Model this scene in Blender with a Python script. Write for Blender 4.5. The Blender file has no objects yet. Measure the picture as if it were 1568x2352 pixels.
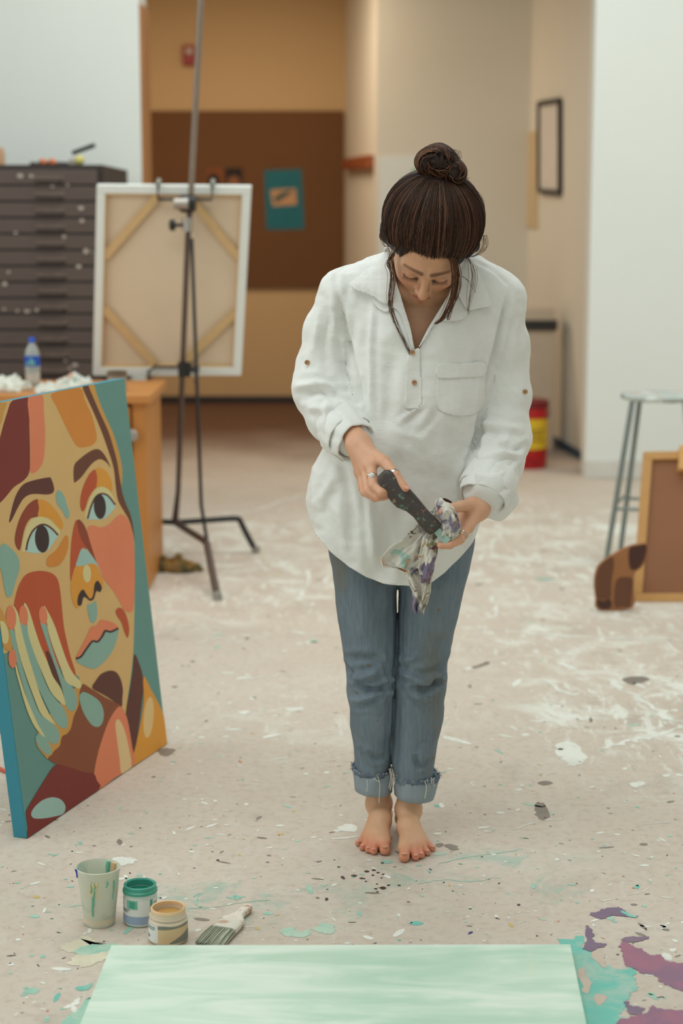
import bpy, bmesh, math, random
import numpy as np
from mathutils import Vector, Matrix

random.seed(7)
rng = np.random.default_rng(7)
S = bpy.context.scene
COL = S.collection
PI = math.pi

# ------------------------------------------------------------------ camera
CAM_H, FPX = 1.43, 4000.0                       # lens height (m), focal length in pixels of the 1568x2352 frame
PITCH = math.atan(676 / FPX)
CT, ST = math.cos(PITCH), math.sin(PITCH)
cam_d = bpy.data.cameras.new('camera')
cam = bpy.data.objects.new('camera', cam_d); COL.objects.link(cam)
cam.location = (0, 0, CAM_H); cam.rotation_euler = (PI/2 - PITCH, 0, 0)
cam_d.sensor_fit = 'VERTICAL'; cam_d.sensor_height = 36; cam_d.sensor_width = 24
cam_d.lens = 36 * FPX / 2352
cam_d.clip_end = 100
cam_d.dof.use_dof = True; cam_d.dof.focus_distance = 3.75; cam_d.dof.aperture_fstop = 2.6
S.camera = cam

# ------------------------------------------------------------------ light
S.view_settings.view_transform = 'Standard'; S.view_settings.look = 'None'
S.view_settings.gamma = 1; S.view_settings.use_curve_mapping = False
S.view_settings.exposure = -1.13
W = bpy.data.worlds.new('sky'); S.world = W; W.use_nodes = True
W.node_tree.nodes['Background'].inputs[0].default_value = (0.75, 0.85, 1.0, 1)
W.node_tree.nodes['Background'].inputs[1].default_value = 0.5

def area(name, loc, rot, sx, sy, power, color):
    l = bpy.data.lights.new(name, 'AREA'); l.shape = 'RECTANGLE'; l.size = sx; l.size_y = sy
    l.energy = power; l.color = color
    o = bpy.data.objects.new(name, l); COL.objects.link(o); o.location = loc; o.rotation_euler = rot
    return o
DAY = (0.90, 0.97, 0.955)
HALL_W = 90                                     # added hall ceiling lamp, out of view
area('skylight_daylight', (-1.0, 2.4, 4.42), (0, 0, 0), 3.2, 2.4, 170, DAY)
area('skylight_daylight.001', (0.6, 6.9, 4.42), (0, 0, 0), 4.6, 2.6, 270, DAY)
area('window_daylight', (-4.32, 3.6, 2.3), (0, -PI/2, 0), 2.6, 4.6, 150, DAY)      # tall window in the left wall
area('window_daylight.001', (0.4, -2.72, 2.2), (PI/2, 0, 0), 4.6, 2.6, 60, DAY)  # window wall behind the camera

# ------------------------------------------------------------------ helpers
def lin(c):
    r = []
    for v in c[:3]:
        v = v / 255.0
        r.append(v / 12.92 if v <= 0.04045 else ((v + 0.055) / 1.055) ** 2.4)
    return (r[0], r[1], r[2], 1.0)

class NT:
    """small node-building helper"""
    def __init__(s, m): s.t = m.node_tree; s.n = s.t.nodes; s.l = s.t.links
    def node(s, typ, props=None, **inp):
        n = s.n.new(typ)
        for k, v in (props or {}).items(): setattr(n, k, v)
        for k, v in inp.items():
            key = int(k[1:]) if k[0] == 'i' and k[1:].isdigit() else k.replace('_', ' ')
            s.set(n.inputs[key], v)
        return n
    def set(s, sock, v):
        if isinstance(v, bpy.types.NodeSocket): s.l.new(v, sock)
        elif isinstance(v, bpy.types.Node): s.l.new(v.outputs[0], sock)
        else: sock.default_value = v
    def coord(s): return s.node('ShaderNodeTexCoord').outputs['Object']
    def mapping(s, vec, scale=(1, 1, 1), rot=(0, 0, 0), loc=(0, 0, 0)):
        return s.node('ShaderNodeMapping', Vector=vec, Scale=scale, Rotation=rot, Location=loc).outputs[0]
    def noise(s, vec, scale, detail=3, rough=0.5, dist=0.0):
        return s.node('ShaderNodeTexNoise', Vector=vec, Scale=scale, Detail=detail, Roughness=rough, Distortion=dist).outputs[0]
    def ramp(s, f, a, b, va=0.0, vb=1.0):
        return s.node('ShaderNodeMapRange', {'interpolation_type': 'SMOOTHSTEP'}, i0=f, i1=a, i2=b, i3=va, i4=vb).outputs[0]
    def math(s, op, a, b=0.0, clamp=False):
        return s.node('ShaderNodeMath', {'operation': op, 'use_clamp': clamp}, i0=a, i1=b).outputs[0]
    def mix(s, f, a, b):
        n = s.n.new('ShaderNodeMix'); n.data_type = 'RGBA'
        s.set(n.inputs[0], f); s.set(n.inputs[6], a); s.set(n.inputs[7], b)
        return n.outputs[2]
    def bump(s, h, strength, dist):
        return s.node('ShaderNodeBump', Height=h, Strength=strength, Distance=dist).outputs[0]

MATS = {}
def mat(name, color, rough=0.7, var=0.10, vscale=12.0, bump=0.0, bscale=60.0, metal=0.0, stretch=(1, 1, 1), **kw):
    """plain surface with a little procedural tone variation and fine relief"""
    if name in MATS: return MATS[name]
    m = bpy.data.materials.new(name); m.use_nodes = True; MATS[name] = m
    t = NT(m); b = t.n['Principled BSDF']
    c = lin(color); v = t.mapping(t.coord(), stretch)
    f = t.noise(v, vscale, 4, 0.55)
    d = tuple(max(0, x * (1 - var)) for x in c[:3]) + (1,)
    e = tuple(min(1, x * (1 + var)) for x in c[:3]) + (1,)
    t.set(b.inputs['Base Color'], t.mix(f, d, e))
    b.inputs['Roughness'].default_value = rough; b.inputs['Metallic'].default_value = metal
    if bump: t.set(b.inputs['Normal'], t.bump(t.noise(v, bscale, 3), bump, 0.002))
    for k, val in kw.items(): b.inputs[k.replace('_', ' ')].default_value = val
    return m

def ray(px, py):
    u = (px - 784) / FPX; v = (1176 - py) / FPX
    return np.array((u, CT + v * ST, -ST + v * CT))
def at(px, py, Y):
    r = ray(px, py); t = Y / r[1]
    return np.array((r[0] * t, Y, CAM_H + r[2] * t))
def gnd(px, py, z=0.0):
    r = ray(px, py); t = (z - CAM_H) / r[2]
    return np.array((r[0] * t, r[1] * t, z))

class MB:
    """collects shapes (world coordinates) and links them as ONE mesh object"""
    def __init__(s): s.v = []; s.f = []; s.mi = []; s.m = 0
    def add(s, vs, fs):
        o = len(s.v); s.v += [tuple(map(float, p)) for p in vs]
        s.f += [[i + o for i in f] for f in fs]; s.mi += [s.m] * len(fs); return s
    def hexa(s, p):   # 8 corners: bottom ring 0-3, top ring 4-7
        return s.add(p, [(0, 3, 2, 1), (4, 5, 6, 7), (0, 1, 5, 4), (1, 2, 6, 5), (2, 3, 7, 6), (3, 0, 4, 7)])
    def box(s, lo, hi):
        x0, y0, z0 = lo; x1, y1, z1 = hi
        return s.hexa([(x0, y0, z0), (x1, y0, z0), (x1, y1, z0), (x0, y1, z0), (x0, y0, z1), (x1, y0, z1), (x1, y1, z1), (x0, y1, z1)])
    def bar(s, a, b, w, h, up=(0, 0, 1)):
        a = Vector(a); b = Vector(b); d = (b - a).normalized()
        x = d.cross(Vector(up)); x = x.normalized() if x.length > 1e-6 else Vector((1, 0, 0)); y = x.cross(d)
        q = [(-1, -1), (1, -1), (1, 1), (-1, 1)]
        return s.hexa([a + x * (i * w / 2) + y * (j * h / 2) for i, j in q] + [b + x * (i * w / 2) + y * (j * h / 2) for i, j in q])
    def tube(s, pts, r, n=10, cap=True):
        pts = [Vector(p) for p in pts]; k = len(pts)
        rs = r if hasattr(r, '__len__') else [r] * k
        vs = []; px = None
        for i, p in enumerate(pts):
            d = (pts[min(i + 1, k - 1)] - pts[max(i - 1, 0)]).normalized()
            if px is None: px = d.orthogonal().normalized()
            px = (px - d * px.dot(d)).normalized(); py = d.cross(px)
            vs += [p + (px * math.cos(2 * PI * j / n) + py * math.sin(2 * PI * j / n)) * rs[i] for j in range(n)]
        fs = [(i * n + j, i * n + (j + 1) % n, (i + 1) * n + (j + 1) % n, (i + 1) * n + j) for i in range(k - 1) for j in range(n)]
        if cap: fs += [tuple(range(n - 1, -1, -1)), tuple((k - 1) * n + j for j in range(n))]
        return s.add(vs, fs)
    def lathe(s, prof, c=(0, 0, 0), n=32, M=None, close=False):
        vs = []; k = len(prof)
        for r, z in prof:
            for j in range(n):
                p = Vector((r * math.cos(2 * PI * j / n), r * math.sin(2 * PI * j / n), z))
                if M is not None: p = M @ p
                vs.append(p + Vector(c))
        fs = [(i * n + j, i * n + (j + 1) % n, (i + 1) * n + (j + 1) % n, (i + 1) * n + j) for i in range(k - 1) for j in range(n)]
        if close: fs += [((k - 1) * n + j, (k - 1) * n + (j + 1) % n, (j + 1) % n, j) for j in range(n)]
        else:
            if prof[0][0] > 1e-5: fs.append(tuple(range(n - 1, -1, -1)))
            if prof[-1][0] > 1e-5: fs.append(tuple((k - 1) * n + j for j in range(n)))
        return s.add(vs, fs)
    def prism(s, poly, off):
        """polygon (3-D points) given thickness along off"""
        n = len(poly); off = Vector(off)
        a = [Vector(p) for p in poly]; b = [p + off for p in a]
        fs = [tuple(range(n)), tuple(range(2 * n - 1, n - 1, -1))] + [((i + 1) % n, i, n + i, n + (i + 1) % n) for i in range(n)]
        return s.add(a + b, fs)
    def build(s, name, m, parent=None, smooth=False, bevel=0.0, seg=2, normals=True):
        me = bpy.data.meshes.new(name); me.from_pydata(s.v, [], s.f)
        for x in (m if isinstance(m, (list, tuple)) else [m]): me.materials.append(x)
        if any(s.mi): me.polygons.foreach_set('material_index', s.mi)
        if normals:
            bm = bmesh.new(); bm.from_mesh(me); bmesh.ops.recalc_face_normals(bm, faces=bm.faces); bm.to_mesh(me); bm.free()
        if smooth:
            me.polygons.foreach_set('use_smooth', [True] * len(me.polygons))
            if smooth != 'all': me.set_sharp_from_angle(angle=math.radians(40))
        o = bpy.data.objects.new(name, me); COL.objects.link(o)
        if bevel:
            b = o.modifiers.new('bevel', 'BEVEL'); b.width = bevel; b.segments = seg; b.limit_method = 'ANGLE'
        if parent is not None: put(o, parent)
        return o

def put(o, parent):
    """meshes hold world coordinates; only a thing's Empty is moved to its base"""
    o.parent = parent
    o.matrix_parent_inverse = Matrix.Translation(-Vector(parent.location)) if parent.parent is None else Matrix.Identity(4)
    return o
def thing(name, loc, label, cat, group=None):
    o = bpy.data.objects.new(name, None); COL.objects.link(o); o.location = loc; o.empty_display_size = 0.1
    return tag(o, label, cat, group)
def tag(o, label=None, cat=None, group=None, kind=None):
    if label: o['label'] = label
    if cat: o['category'] = cat
    if group: o['group'] = group
    if kind: o['kind'] = kind
    return o
def struct(o): o['kind'] = 'structure'; return o
def catmull(P, n=8, closed=False):
    P = [np.array(p, float) for p in P]; k = len(P); out = []
    rngi = range(k if closed else k - 1)
    for i in rngi:
        if closed: p0, p1, p2, p3 = P[(i - 1) % k], P[i], P[(i + 1) % k], P[(i + 2) % k]
        else: p0, p1, p2, p3 = P[max(i - 1, 0)], P[i], P[i + 1], P[min(i + 2, k - 1)]
        for j in range(n):
            t = j / n
            out.append(0.5 * ((2 * p1) + (-p0 + p2) * t + (2 * p0 - 5 * p1 + 4 * p2 - p3) * t * t + (-p0 + 3 * p1 - 3 * p2 + p3) * t ** 3))
    if not closed: out.append(P[-1])
    return out
# ================================================================== the setting
def wall_mat(name, color):
    m = mat(name, color, 0.85, 0.03, 1.6, 0.15, 140)
    return m
M_WHITE = wall_mat('white_wall_paint', (236, 238, 232))
M_HALL = wall_mat('hall_wall_paint', (226, 219, 204))
M_TAN = wall_mat('tan_wall_paint', (205, 172, 128))
M_CEIL = wall_mat('ceiling_paint', (238, 238, 234))
M_TRIMW = mat('white_trim_paint', (222, 218, 210), 0.5)
M_DARKBASE = mat('dark_vinyl_base', (44, 42, 46), 0.5)
M_BLUEBASE = mat('blue_vinyl_base', (44, 70, 92), 0.5)
M_JAMB = mat('jamb_wood', (176, 118, 66), 0.5, 0.2, 3, 0, 60, 0, (14, 14, 1))

def floor_material():
    m = bpy.data.materials.new('paint_spattered_concrete'); m.use_nodes = True
    t = NT(m); b = t.n['Principled BSDF']; co = t.coord()
    base = t.mix(t.noise(co, 1.3, 5, 0.6), lin((194, 179, 163)), lin((219, 205, 191)))
    base = t.mix(t.ramp(t.noise(co, 46, 3, 0.6), 0.45, 0.75, 0, 0.35), base, lin((164, 144, 128)))
    base = t.mix(t.ramp(t.noise(t.mapping(co, (1, 1, 1), (0, 0, .6)), 3.2, 6, 0.65), 0.56, 0.70, 0, 0.35), base, lin((166, 156, 142)))
    sx = t.node('ShaderNodeSeparateXYZ', Vector=co)
    def zone(cx, cy, rx, ry):
        v = t.mapping(co, (1 / rx, 1 / ry, 0), (0, 0, 0), (-cx / rx, -cy / ry, 0))
        d = t.node('ShaderNodeVectorMath', {'operation': 'LENGTH'}, i0=v).outputs['Value']
        return t.ramp(d, 0.35, 1.05, 1.0, 0.0)
    zs = [zone(1.0, 4.95, 0.6, 0.9), zone(0.75, 7.6, 1.1, 1.5), zone(-0.35, 7.2, 0.9, 1.5), zone(0.9, 6.0, 0.8, 0.9), zone(0.0, 4.9, 0.5, 0.5)]
    wt = [1.5, 1.2, 1.0, 0.8, 0.35]
    z = None
    for q, w in zip(zs, wt):
        q = t.math('MULTIPLY', q, w); z = q if z is None else t.math('MAXIMUM', z, q)
    z = t.math('ADD', z, 0.16)
    n1 = t.noise(t.mapping(co, (2.0, 2.0, 1), (0, 0, 0.5)), 1.9, 9, 0.76, 0.7)
    n2 = t.noise(t.mapping(co, (6, 1.6, 1), (0, 0, 1.1)), 4.0, 6, 0.7, 0.6)
    s1 = t.ramp(n1, 0.47, 0.66); s2 = t.ramp(n2, 0.52, 0.68)
    sm = t.math('MULTIPLY', t.math('MAXIMUM', s1, s2), z, True)
    col = t.mix(t.math('MULTIPLY', sm, 0.95), base, lin((232, 232, 222)))
    # browner into the hall: the tackboard's reflection is painted into the floor colour
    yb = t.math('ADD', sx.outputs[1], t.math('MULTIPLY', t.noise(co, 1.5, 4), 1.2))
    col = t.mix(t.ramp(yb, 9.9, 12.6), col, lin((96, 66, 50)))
    # faint mint wash near the canvas
    zg = t.math('MULTIPLY', t.math('MAXIMUM', zone(0.30, 3.64, 0.42, 0.22), zone(-0.25, 3.5, 0.5, 0.2)), t.ramp(t.noise(co, 7, 6, 0.75, 0.8), 0.50, 0.66))
    col = t.mix(t.math('MULTIPLY', zg, 0.6), col, lin((138, 182, 162)))
    # worn dark scuffs
    sc = t.ramp(t.noise(t.mapping(co, (5, 2, 1), (0, 0, -0.4)), 5, 6, 0.75), 0.66, 0.74, 0, 0.25)
    col = t.mix(sc, col, lin((132, 118, 106)))
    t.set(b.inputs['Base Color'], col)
    t.set(b.inputs['Roughness'], t.ramp(n1, 0.3, 0.7, 0.62, 0.5))
    b.inputs['Specular IOR Level'].default_value = 0.35
    t.set(b.inputs['Normal'], t.bump(t.noise(co, 60, 4), 0.12, 0.003))
    return m
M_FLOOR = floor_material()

def wall(name, lo, hi, m): return struct(MB().box(lo, hi).build(name, m))
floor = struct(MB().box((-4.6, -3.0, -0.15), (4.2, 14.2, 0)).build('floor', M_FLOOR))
# studio shell
YB, YW = 9.60, 9.30                                   # right and left stretches of the studio's end wall
wall('wall_left', (-4.6, -3.0, 0), (-4.45, 1.2, 4.6), M_WHITE)
wall('wall_left_far', (-4.6, 6.0, 0), (-4.45, YW, 4.6), M_WHITE)
wall('wall_left_sill', (-4.6, 1.2, 0), (-4.45, 6.0, 0.95), M_WHITE)
wall('wall_left_head', (-4.6, 1.2, 3.65), (-4.45, 6.0, 4.6), M_WHITE)
wall('wall_right', (4.05, -3.0, 0), (4.2, YB, 4.6), M_WHITE)
wall('wall_rear_sill', (-4.45, -3.0, 0), (4.05, -2.85, 0.85), M_WHITE)
wall('wall_rear_head', (-4.45, -3.0, 3.55), (4.05, -2.85, 4.6), M_WHITE)
wall('wall_rear_left', (-4.45, -3.0, 0.85), (-2.0, -2.85, 3.55), M_WHITE)
wall('wall_rear_right', (2.8, -3.0, 0.85), (4.05, -2.85, 3.55), M_WHITE)
XL = at(322, 200, YW)[0]; XR = at(1352, 700, YB)[0]
wall('wall_end_left', (-4.6, YW, 0), (XL, YW + .34, 4.6), M_WHITE)
wall('wall_end_right', (XR, YB, 0), (4.2, YB + .16, 4.6), M_WHITE)
wall('wall_header', (XL, YW + .02, 3.3), (XR, YB + .1, 4.6), M_WHITE)
# hall beyond the opening
XB = at(865, 300, 12.0)[0]; XC = at(793, 300, 13.6)[0]
x3 = lambda y: 1.455 - 0.103 * (y - 10.2)
wall('wall_hall_back', (-3.0, 13.6, 0), (2.2, 13.75, 3.4), M_TAN)
wall('wall_hall_left', (-2.75, YW + .34, 0), (-2.6, 13.6, 3.4), M_TAN)
struct(MB().hexa([(x3(YB + .16), YB + .16, 0), (1.75, YB + .16, 0), (1.75, 12.1, 0), (x3(12.1), 12.1, 0),
                  (x3(YB + .16), YB + .16, 3.4), (1.75, YB + .16, 3.4), (1.75, 12.1, 3.4), (x3(12.1), 12.1, 3.4)]).build('wall_hall_right', M_HALL))
struct(MB().hexa([(XB, 12.0, 0), (x3(12.0) + .02, 12.0, 0), (1.5, 13.6, 0), (XC, 13.6, 0),
                  (XB, 12.0, 3.4), (x3(12.0) + .02, 12.0, 3.4), (1.5, 13.6, 3.4), (XC, 13.6, 3.4)]).build('wall_hall_block', M_HALL))
struct(MB().box((-3.0, YW + .3, 3.3), (2.2, 13.75, 3.45)).build('ceiling_hall', M_CEIL))
# studio ceiling with two skylight openings
def ceil_piece(n, x0, x1, y0, y1): return struct(MB().box((x0, y0, 4.45), (x1, y1, 4.6)).build(n, M_CEIL))
ceil_piece('ceiling', -4.6, 4.2, -3.0, 1.2)
ceil_piece('ceiling.001', -4.6, -2.6, 1.2, 3.6); ceil_piece('ceiling.002', 0.6, 4.2, 1.2, 3.6)
ceil_piece('ceiling.003', -4.6, 4.2, 3.6, 5.6)
ceil_piece('ceiling.004', -4.6, -1.7, 5.6, 8.2); ceil_piece('ceiling.005', 2.9, 4.2, 5.6, 8.2)
ceil_piece('ceiling.006', -4.6, 4.2, 8.2, 9.8)
def window(name, axis, c, u0, u1, v0, v1, nu, nv):
    w = MB()
    def b(a0, a1, b0, b1):
        if axis == 'x': w.box((c - .03, a0, b0), (c + .03, a1, b1))
        elif axis == 'y': w.box((a0, c - .03, b0), (a1, c + .03, b1))
        else: w.box((a0, b0, c - .03), (a1, b1, c + .03))
    for i in range(nu + 1):
        u = u0 + (u1 - u0) * i / nu; b(u - .025, u + .025, v0, v1)
    for i in range(nv + 1):
        v = v0 + (v1 - v0) * i / nv; b(u0, u1, v - .025, v + .025)
    return struct(w.build(name, M_TRIMW))
window('window_1', 'x', -4.52, 1.2, 6.0, .95, 3.65, 4, 2)
window('window_2', 'y', -2.92, -2.0, 2.8, .85, 3.55, 4, 2)
window('window_3', 'z', 4.52, -2.6, .6, 1.2, 3.6, 3, 2)
window('window_4', 'z', 4.52, -1.7, 2.9, 5.6, 8.2, 4, 2)
# trim
def base(name, lo, hi, m): return struct(MB().box(lo, hi).build(name, m, bevel=.004))
base('baseboard_hall_back', (-2.6, 13.583, 0), (XC, 13.6, 0.055), M_DARKBASE)
base('baseboard_end_right', (XR, YB - .014, 0), (4.05, YB, 0.10), M_TRIMW)
base('baseboard_end_left', (-4.45, YW - .014, 0), (XL, YW, 0.10), M_TRIMW)
p = [np.array((x3(y), y, 0)) for y in (YB + .16, 12.0)]
struct(MB().hexa([p[0], p[0] + (-.016, 0, 0), p[1] + (-.016, 0, 0), p[1]] + [q + (0, 0, .05) for q in (p[0], p[0] + (-.016, 0, 0), p[1] + (-.016, 0, 0), p[1])]).build('baseboard_hall_right', M_BLUEBASE))
struct(MB().box((XB, 11.985, 0), (x3(12), 12.0, .05)).build('baseboard_hall_block', M_DARKBASE))
struct(MB().box((XL, YW + .01, 0), (XL + .018, YW + .33, 2.52)).build('trim_1', M_JAMB, bevel=.003))
# ceiling light added out of view to brighten and warm the hall
cl = thing('added_ceiling_light', (-.9, 11.6, 3.3), 'added warm oblong ceiling light, unseen above the hall', 'ceiling light')
MB().box((-1.6, 11.45, 3.25), (-.2, 11.75, 3.3)).build('housing', M_TRIMW, cl, bevel=.004)
MB().box((-1.57, 11.48, 3.235), (-.23, 11.72, 3.25)).build('added_diffuser', mat('added_lamp_diffuser', (250, 240, 220), .4), cl)
area('added_hall_lamp', (-.9, 11.6, 3.225), (0, 0, 0), 1.3, .22, HALL_W, (1.0, .83, .62))
# ================================================================== hall: things on its walls
M_BOARD = mat('brown_tackboard_cloth', (112, 76, 46), 0.95, 0.08, 5, 0.3, 300)
M_BLACKF = mat('black_frame_paint', (34, 30, 28), 0.45)
M_PAPER = mat('white_paper', (232, 236, 232), 0.8, 0.03)
M_STEEL = mat('brushed_steel', (176, 168, 160), 0.38, 0.10, 30, 0, 60, 0.85)
M_DKMETAL = mat('black_painted_metal', (30, 28, 28), 0.42, 0.2, 20)
M_BROWNMETAL = mat('worn_brown_metal', (96, 80, 74), 0.45, 0.2, 25, 0, 60, 0.4)

def wallbox(px0, px1, py0, py1, Y, d=0.02):
    a = at(px0, py1, Y); b = at(px1, py0, Y)
    return (a[0], Y - d, a[2]), (b[0], Y, b[2])
lo, hi = wallbox(338, 788, 255, 660, 13.595, .03)
o = MB().box((-2.2, lo[1], lo[2]), hi).build('tackboard', M_BOARD, bevel=.004)
tag(o, 'wide dark brown cloth tackboard on the far hall wall', 'tackboard')
YBRD = 13.564
# teal poster, hung slightly askew
t = thing('poster', at(652, 530, YBRD), 'teal poster with a small tan picture pinned on the brown tackboard', 'poster')
q = [at(606, 391, YBRD), at(692, 388, YBRD), at(699, 526, YBRD), at(611, 528, YBRD)]
MB().prism(q, (0, -.002, 0)).build('sheet', mat('teal_print', (24, 106, 118), 0.7), t)
q = [at(620, 436, YBRD - .002), at(679, 432, YBRD - .002), at(682, 470, YBRD - .002), at(626, 474, YBRD - .002)]
MB().prism(q, (0, -.001, 0)).build('printed_picture', mat('tan_print', (196, 150, 108), 0.7, 0.25, 30), t)
q = [at(628, 455, YBRD - .003), at(652, 440, YBRD - .003), at(675, 436, YBRD - .003), at(655, 452, YBRD - .003), at(634, 466, YBRD - .003)]
MB().prism(q, (0, -.0006, 0)).build('printed_figure', mat('dark_teal_print', (40, 84, 84), 0.7), t)
# two small photographs above the canvas
t = thing('photo_print', at(492, 425, YBRD), 'small amber-toned photo print pinned left of the dark one on tackboard', 'photo')
MB().prism([at(472, 388, YBRD), at(512, 386, YBRD), at(513, 446, YBRD), at(474, 447, YBRD)], (0, -.002, 0)).build('sheet', mat('amber_print', (132, 72, 30), 0.7, 0.3, 25), t)
MB().prism(catmull([at(478, 408, YBRD - .002), at(490, 398, YBRD - .002), at(502, 408, YBRD - .002), at(504, 440, YBRD - .002), at(480, 441, YBRD - .002)], 5, True), (0, -.0006, 0)).build('printed_figure', mat('dark_print', (30, 20, 18), 0.7), t)
t = thing('photo_print', at(538, 425, YBRD), 'small black-topped portrait print pinned between amber print and teal poster', 'photo')
MB().prism([at(517, 386, YBRD), at(556, 386, YBRD), at(557, 446, YBRD), at(518, 446, YBRD)], (0, -.002, 0)).build('sheet', MATS['dark_print'], t)
MB().prism(catmull([at(524, 412, YBRD - .002), at(537, 404, YBRD - .002), at(549, 412, YBRD - .002), at(548, 436, YBRD - .002), at(526, 436, YBRD - .002)], 5, True), (0, -.0006, 0)).build('printed_figure', mat('umber_print', (140, 88, 52), 0.7), t)
# fire alarm
t = thing('fire_alarm', at(433, 150, 13.6), 'small red fire alarm box high on the far hall wall', 'fire alarm')
lo, hi = wallbox(421, 448, 105, 150, 13.6, .05)
MB().box(lo, hi).build('housing', mat('alarm_red', (150, 24, 22), 0.4), t, bevel=.006)
lo, hi = wallbox(427, 442, 112, 124, 13.55, .012)
MB().box(lo, hi).build('strobe', mat('clear_plastic', (200, 190, 180), 0.2), t, bevel=.003)
# wooden peg rail on the return wall
def ret(px, py):   # point on the return wall under a pixel
    k = (XC - XB) / 1.6; r = ray(px, py)
    s = (XB - k * 12.0) / (r[0] - k * r[1])
    return np.array((r[0] * s, r[1] * s, CAM_H + r[2] * s))
a, b, c, d = ret(800, 390), ret(859, 386), ret(859, 356), ret(800, 366)
t = thing('peg_rail', (a + b) / 2, 'short reddish wooden peg rail on the hall return wall', 'peg rail')
MB().prism([a, b, c, d], (-.05, -.006, 0)).build('rail', mat('red_brown_wood', (150, 78, 36), 0.5, 0.2, 4, 0, 60, 0, (3, 3, 20)), t, bevel=.003)
for k in (.2, .5, .8):
    p = a + (b - a) * k + (c - b) * .45 + np.array((-.05, -.006, 0))
    MB().tube([p, p + (-.035, -.004, .004)], [.008, .010], 8).build('peg', MATS['red_brown_wood'], t, smooth=True)
# paper sheet on the block wall behind her head
t = thing('wall_paper_sheet', at(950, 700, 11.995), 'large white paper sheet with green scribbles on hall wall behind her head', 'paper')
MB().prism([at(870, 359, 11.998), at(1040, 353, 11.998), at(1042, 720, 11.998), at(871, 722, 11.998)], (0, -.003, 0)).build('sheet', M_PAPER, t)
for pl in ([(922, 414), (932, 409), (940, 413), (950, 410), (958, 415)], [(946, 396), (951, 390), (957, 393), (953, 400), (946, 400)], [(892, 506), (899, 498), (904, 506), (898, 512), (893, 508)]):
    MB().tube([at(x, y, 11.993) for x, y in catmull(pl, 4)], .006, 6).build('scribble', mat('green_marker', (74, 150, 120), 0.6), t)
# framed picture and strip on the right hall wall
def w3(px, py, off=0.0):
    r = ray(px, py); s = (1.455 + 1.0506 - off) / (r[0] + .103 * r[1])
    return np.array((r[0] * s, r[1] * s, CAM_H + r[2] * s))
nrm = np.array((-1, -.103, 0)) / math.hypot(1, .103)
t = thing('picture_frame', w3(1268, 440), 'tall black picture frame with pale sheet on the right hall wall', 'picture frame')
A, B, C, D = w3(1243, 438), w3(1291, 442), w3(1291, 230), w3(1243, 238)
for (p0, p1) in ((A, B), (B, C), (C, D), (D, A)):
    MB().bar(p0 + nrm * .014, p1 + nrm * .014, .03, .03, nrm).build('frame_bar', M_BLACKF, t)
MB().prism([A, B, C, D], nrm * .012).build('picture_sheet', mat('pale_sheet', (222, 214, 204), 0.7), t)
A, B, C, D = w3(1207, 520), w3(1236, 524), w3(1236, 300), w3(1207, 305)
o = MB().prism([A, B, C, D], nrm * .012).build('wall_strip', mat('cream_strip', (206, 184, 146), 0.8)); tag(o, 'narrow cream strip of board hanging left of the black picture frame', 'strip')
# plinth with dark-edged top
t = thing('plinth', (1.0, 10.9, 0), 'beige box plinth with a black-edged top in the hall corner', 'plinth')
M_PL = mat('plinth_beige', (196, 178, 156), 0.7)
x1 = at(1280, 760, 10.7)[0]; zt = at(1279, 736, 10.7)[2]
MB().box((.62, 10.72, 0), (x1 - .01, 10.94, zt - .06)).build('body', M_PL, t, bevel=.004)
MB().box((.58, 10.7, zt - .06), (x1, 10.96, zt)).build('top_edge', mat('black_laminate', (40, 36, 34), 0.4), t, bevel=.003)
MB().box((.59, 10.71, zt), (x1 - .015, 10.95, zt + .072)).build('top', M_PL, t, bevel=.002)
# bucket
bx, by = gnd(1213, 1079)[:2]; by += .12
t = thing('paint_bucket', (bx, by, 0), 'red paint bucket with a wide yellow label by the hall corner', 'bucket')
M_RED = mat('red_plastic', (186, 22, 30), 0.4)
MB().lathe([(.0, 0), (.112, 0), (.118, .012), (.122, .375), (.114, .375), (.111, .02), (0, .02)], (bx, by, 0), 40).build('body', M_RED, t, smooth=True)
MB().lathe([(.1195, .115), (.1208, .115), (.1228, .29), (.1214, .29)], (bx, by, 0), 40, close=True).build('label', mat('yellow_label', (224, 186, 40), 0.5, 0.12, 40), t, smooth=True)
g = MB()
for k, (w, z) in enumerate(((.05, .225), (.035, .2), (.055, .17))):
    pts = [(bx + .1232 * math.sin(a), by - .1232 * math.cos(a), z) for a in np.linspace(-w / .122 + .35, w / .122 + .35, 8)]
    g.tube(pts, .005, 6)
g.build('label_print', mat('olive_print', (150, 120, 30), 0.6), t)
MB().lathe([(0, .385), (.10, .385), (.119, .392), (.127, .388), (.128, .352), (.123, .352)], (bx, by, 0), 40).build('lid', mat('dark_red_lid', (116, 18, 26), 0.4), t, smooth=True)
h = [(bx + .128 * math.cos(a), by - .02 - .128 * abs(math.sin(a)) * .55, .34 - .10 * math.sin(a)) for a in np.linspace(0, PI, 15)]
MB().tube(h, .003, 6).build('handle', M_DKMETAL, t, smooth=True)
for k in range(5):
    a = random.uniform(-1.2, 1.2)
    MB().lathe([(0, 0), (.008, .001), (.008, .003), (0, .004)], (bx + .119 * math.sin(a), by - .119 * math.cos(a), .03 + .06 * random.random()), 10, Matrix.Rotation(PI / 2, 3, 'X')).build('paint_spot', MATS['dark_print'], t)

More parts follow.
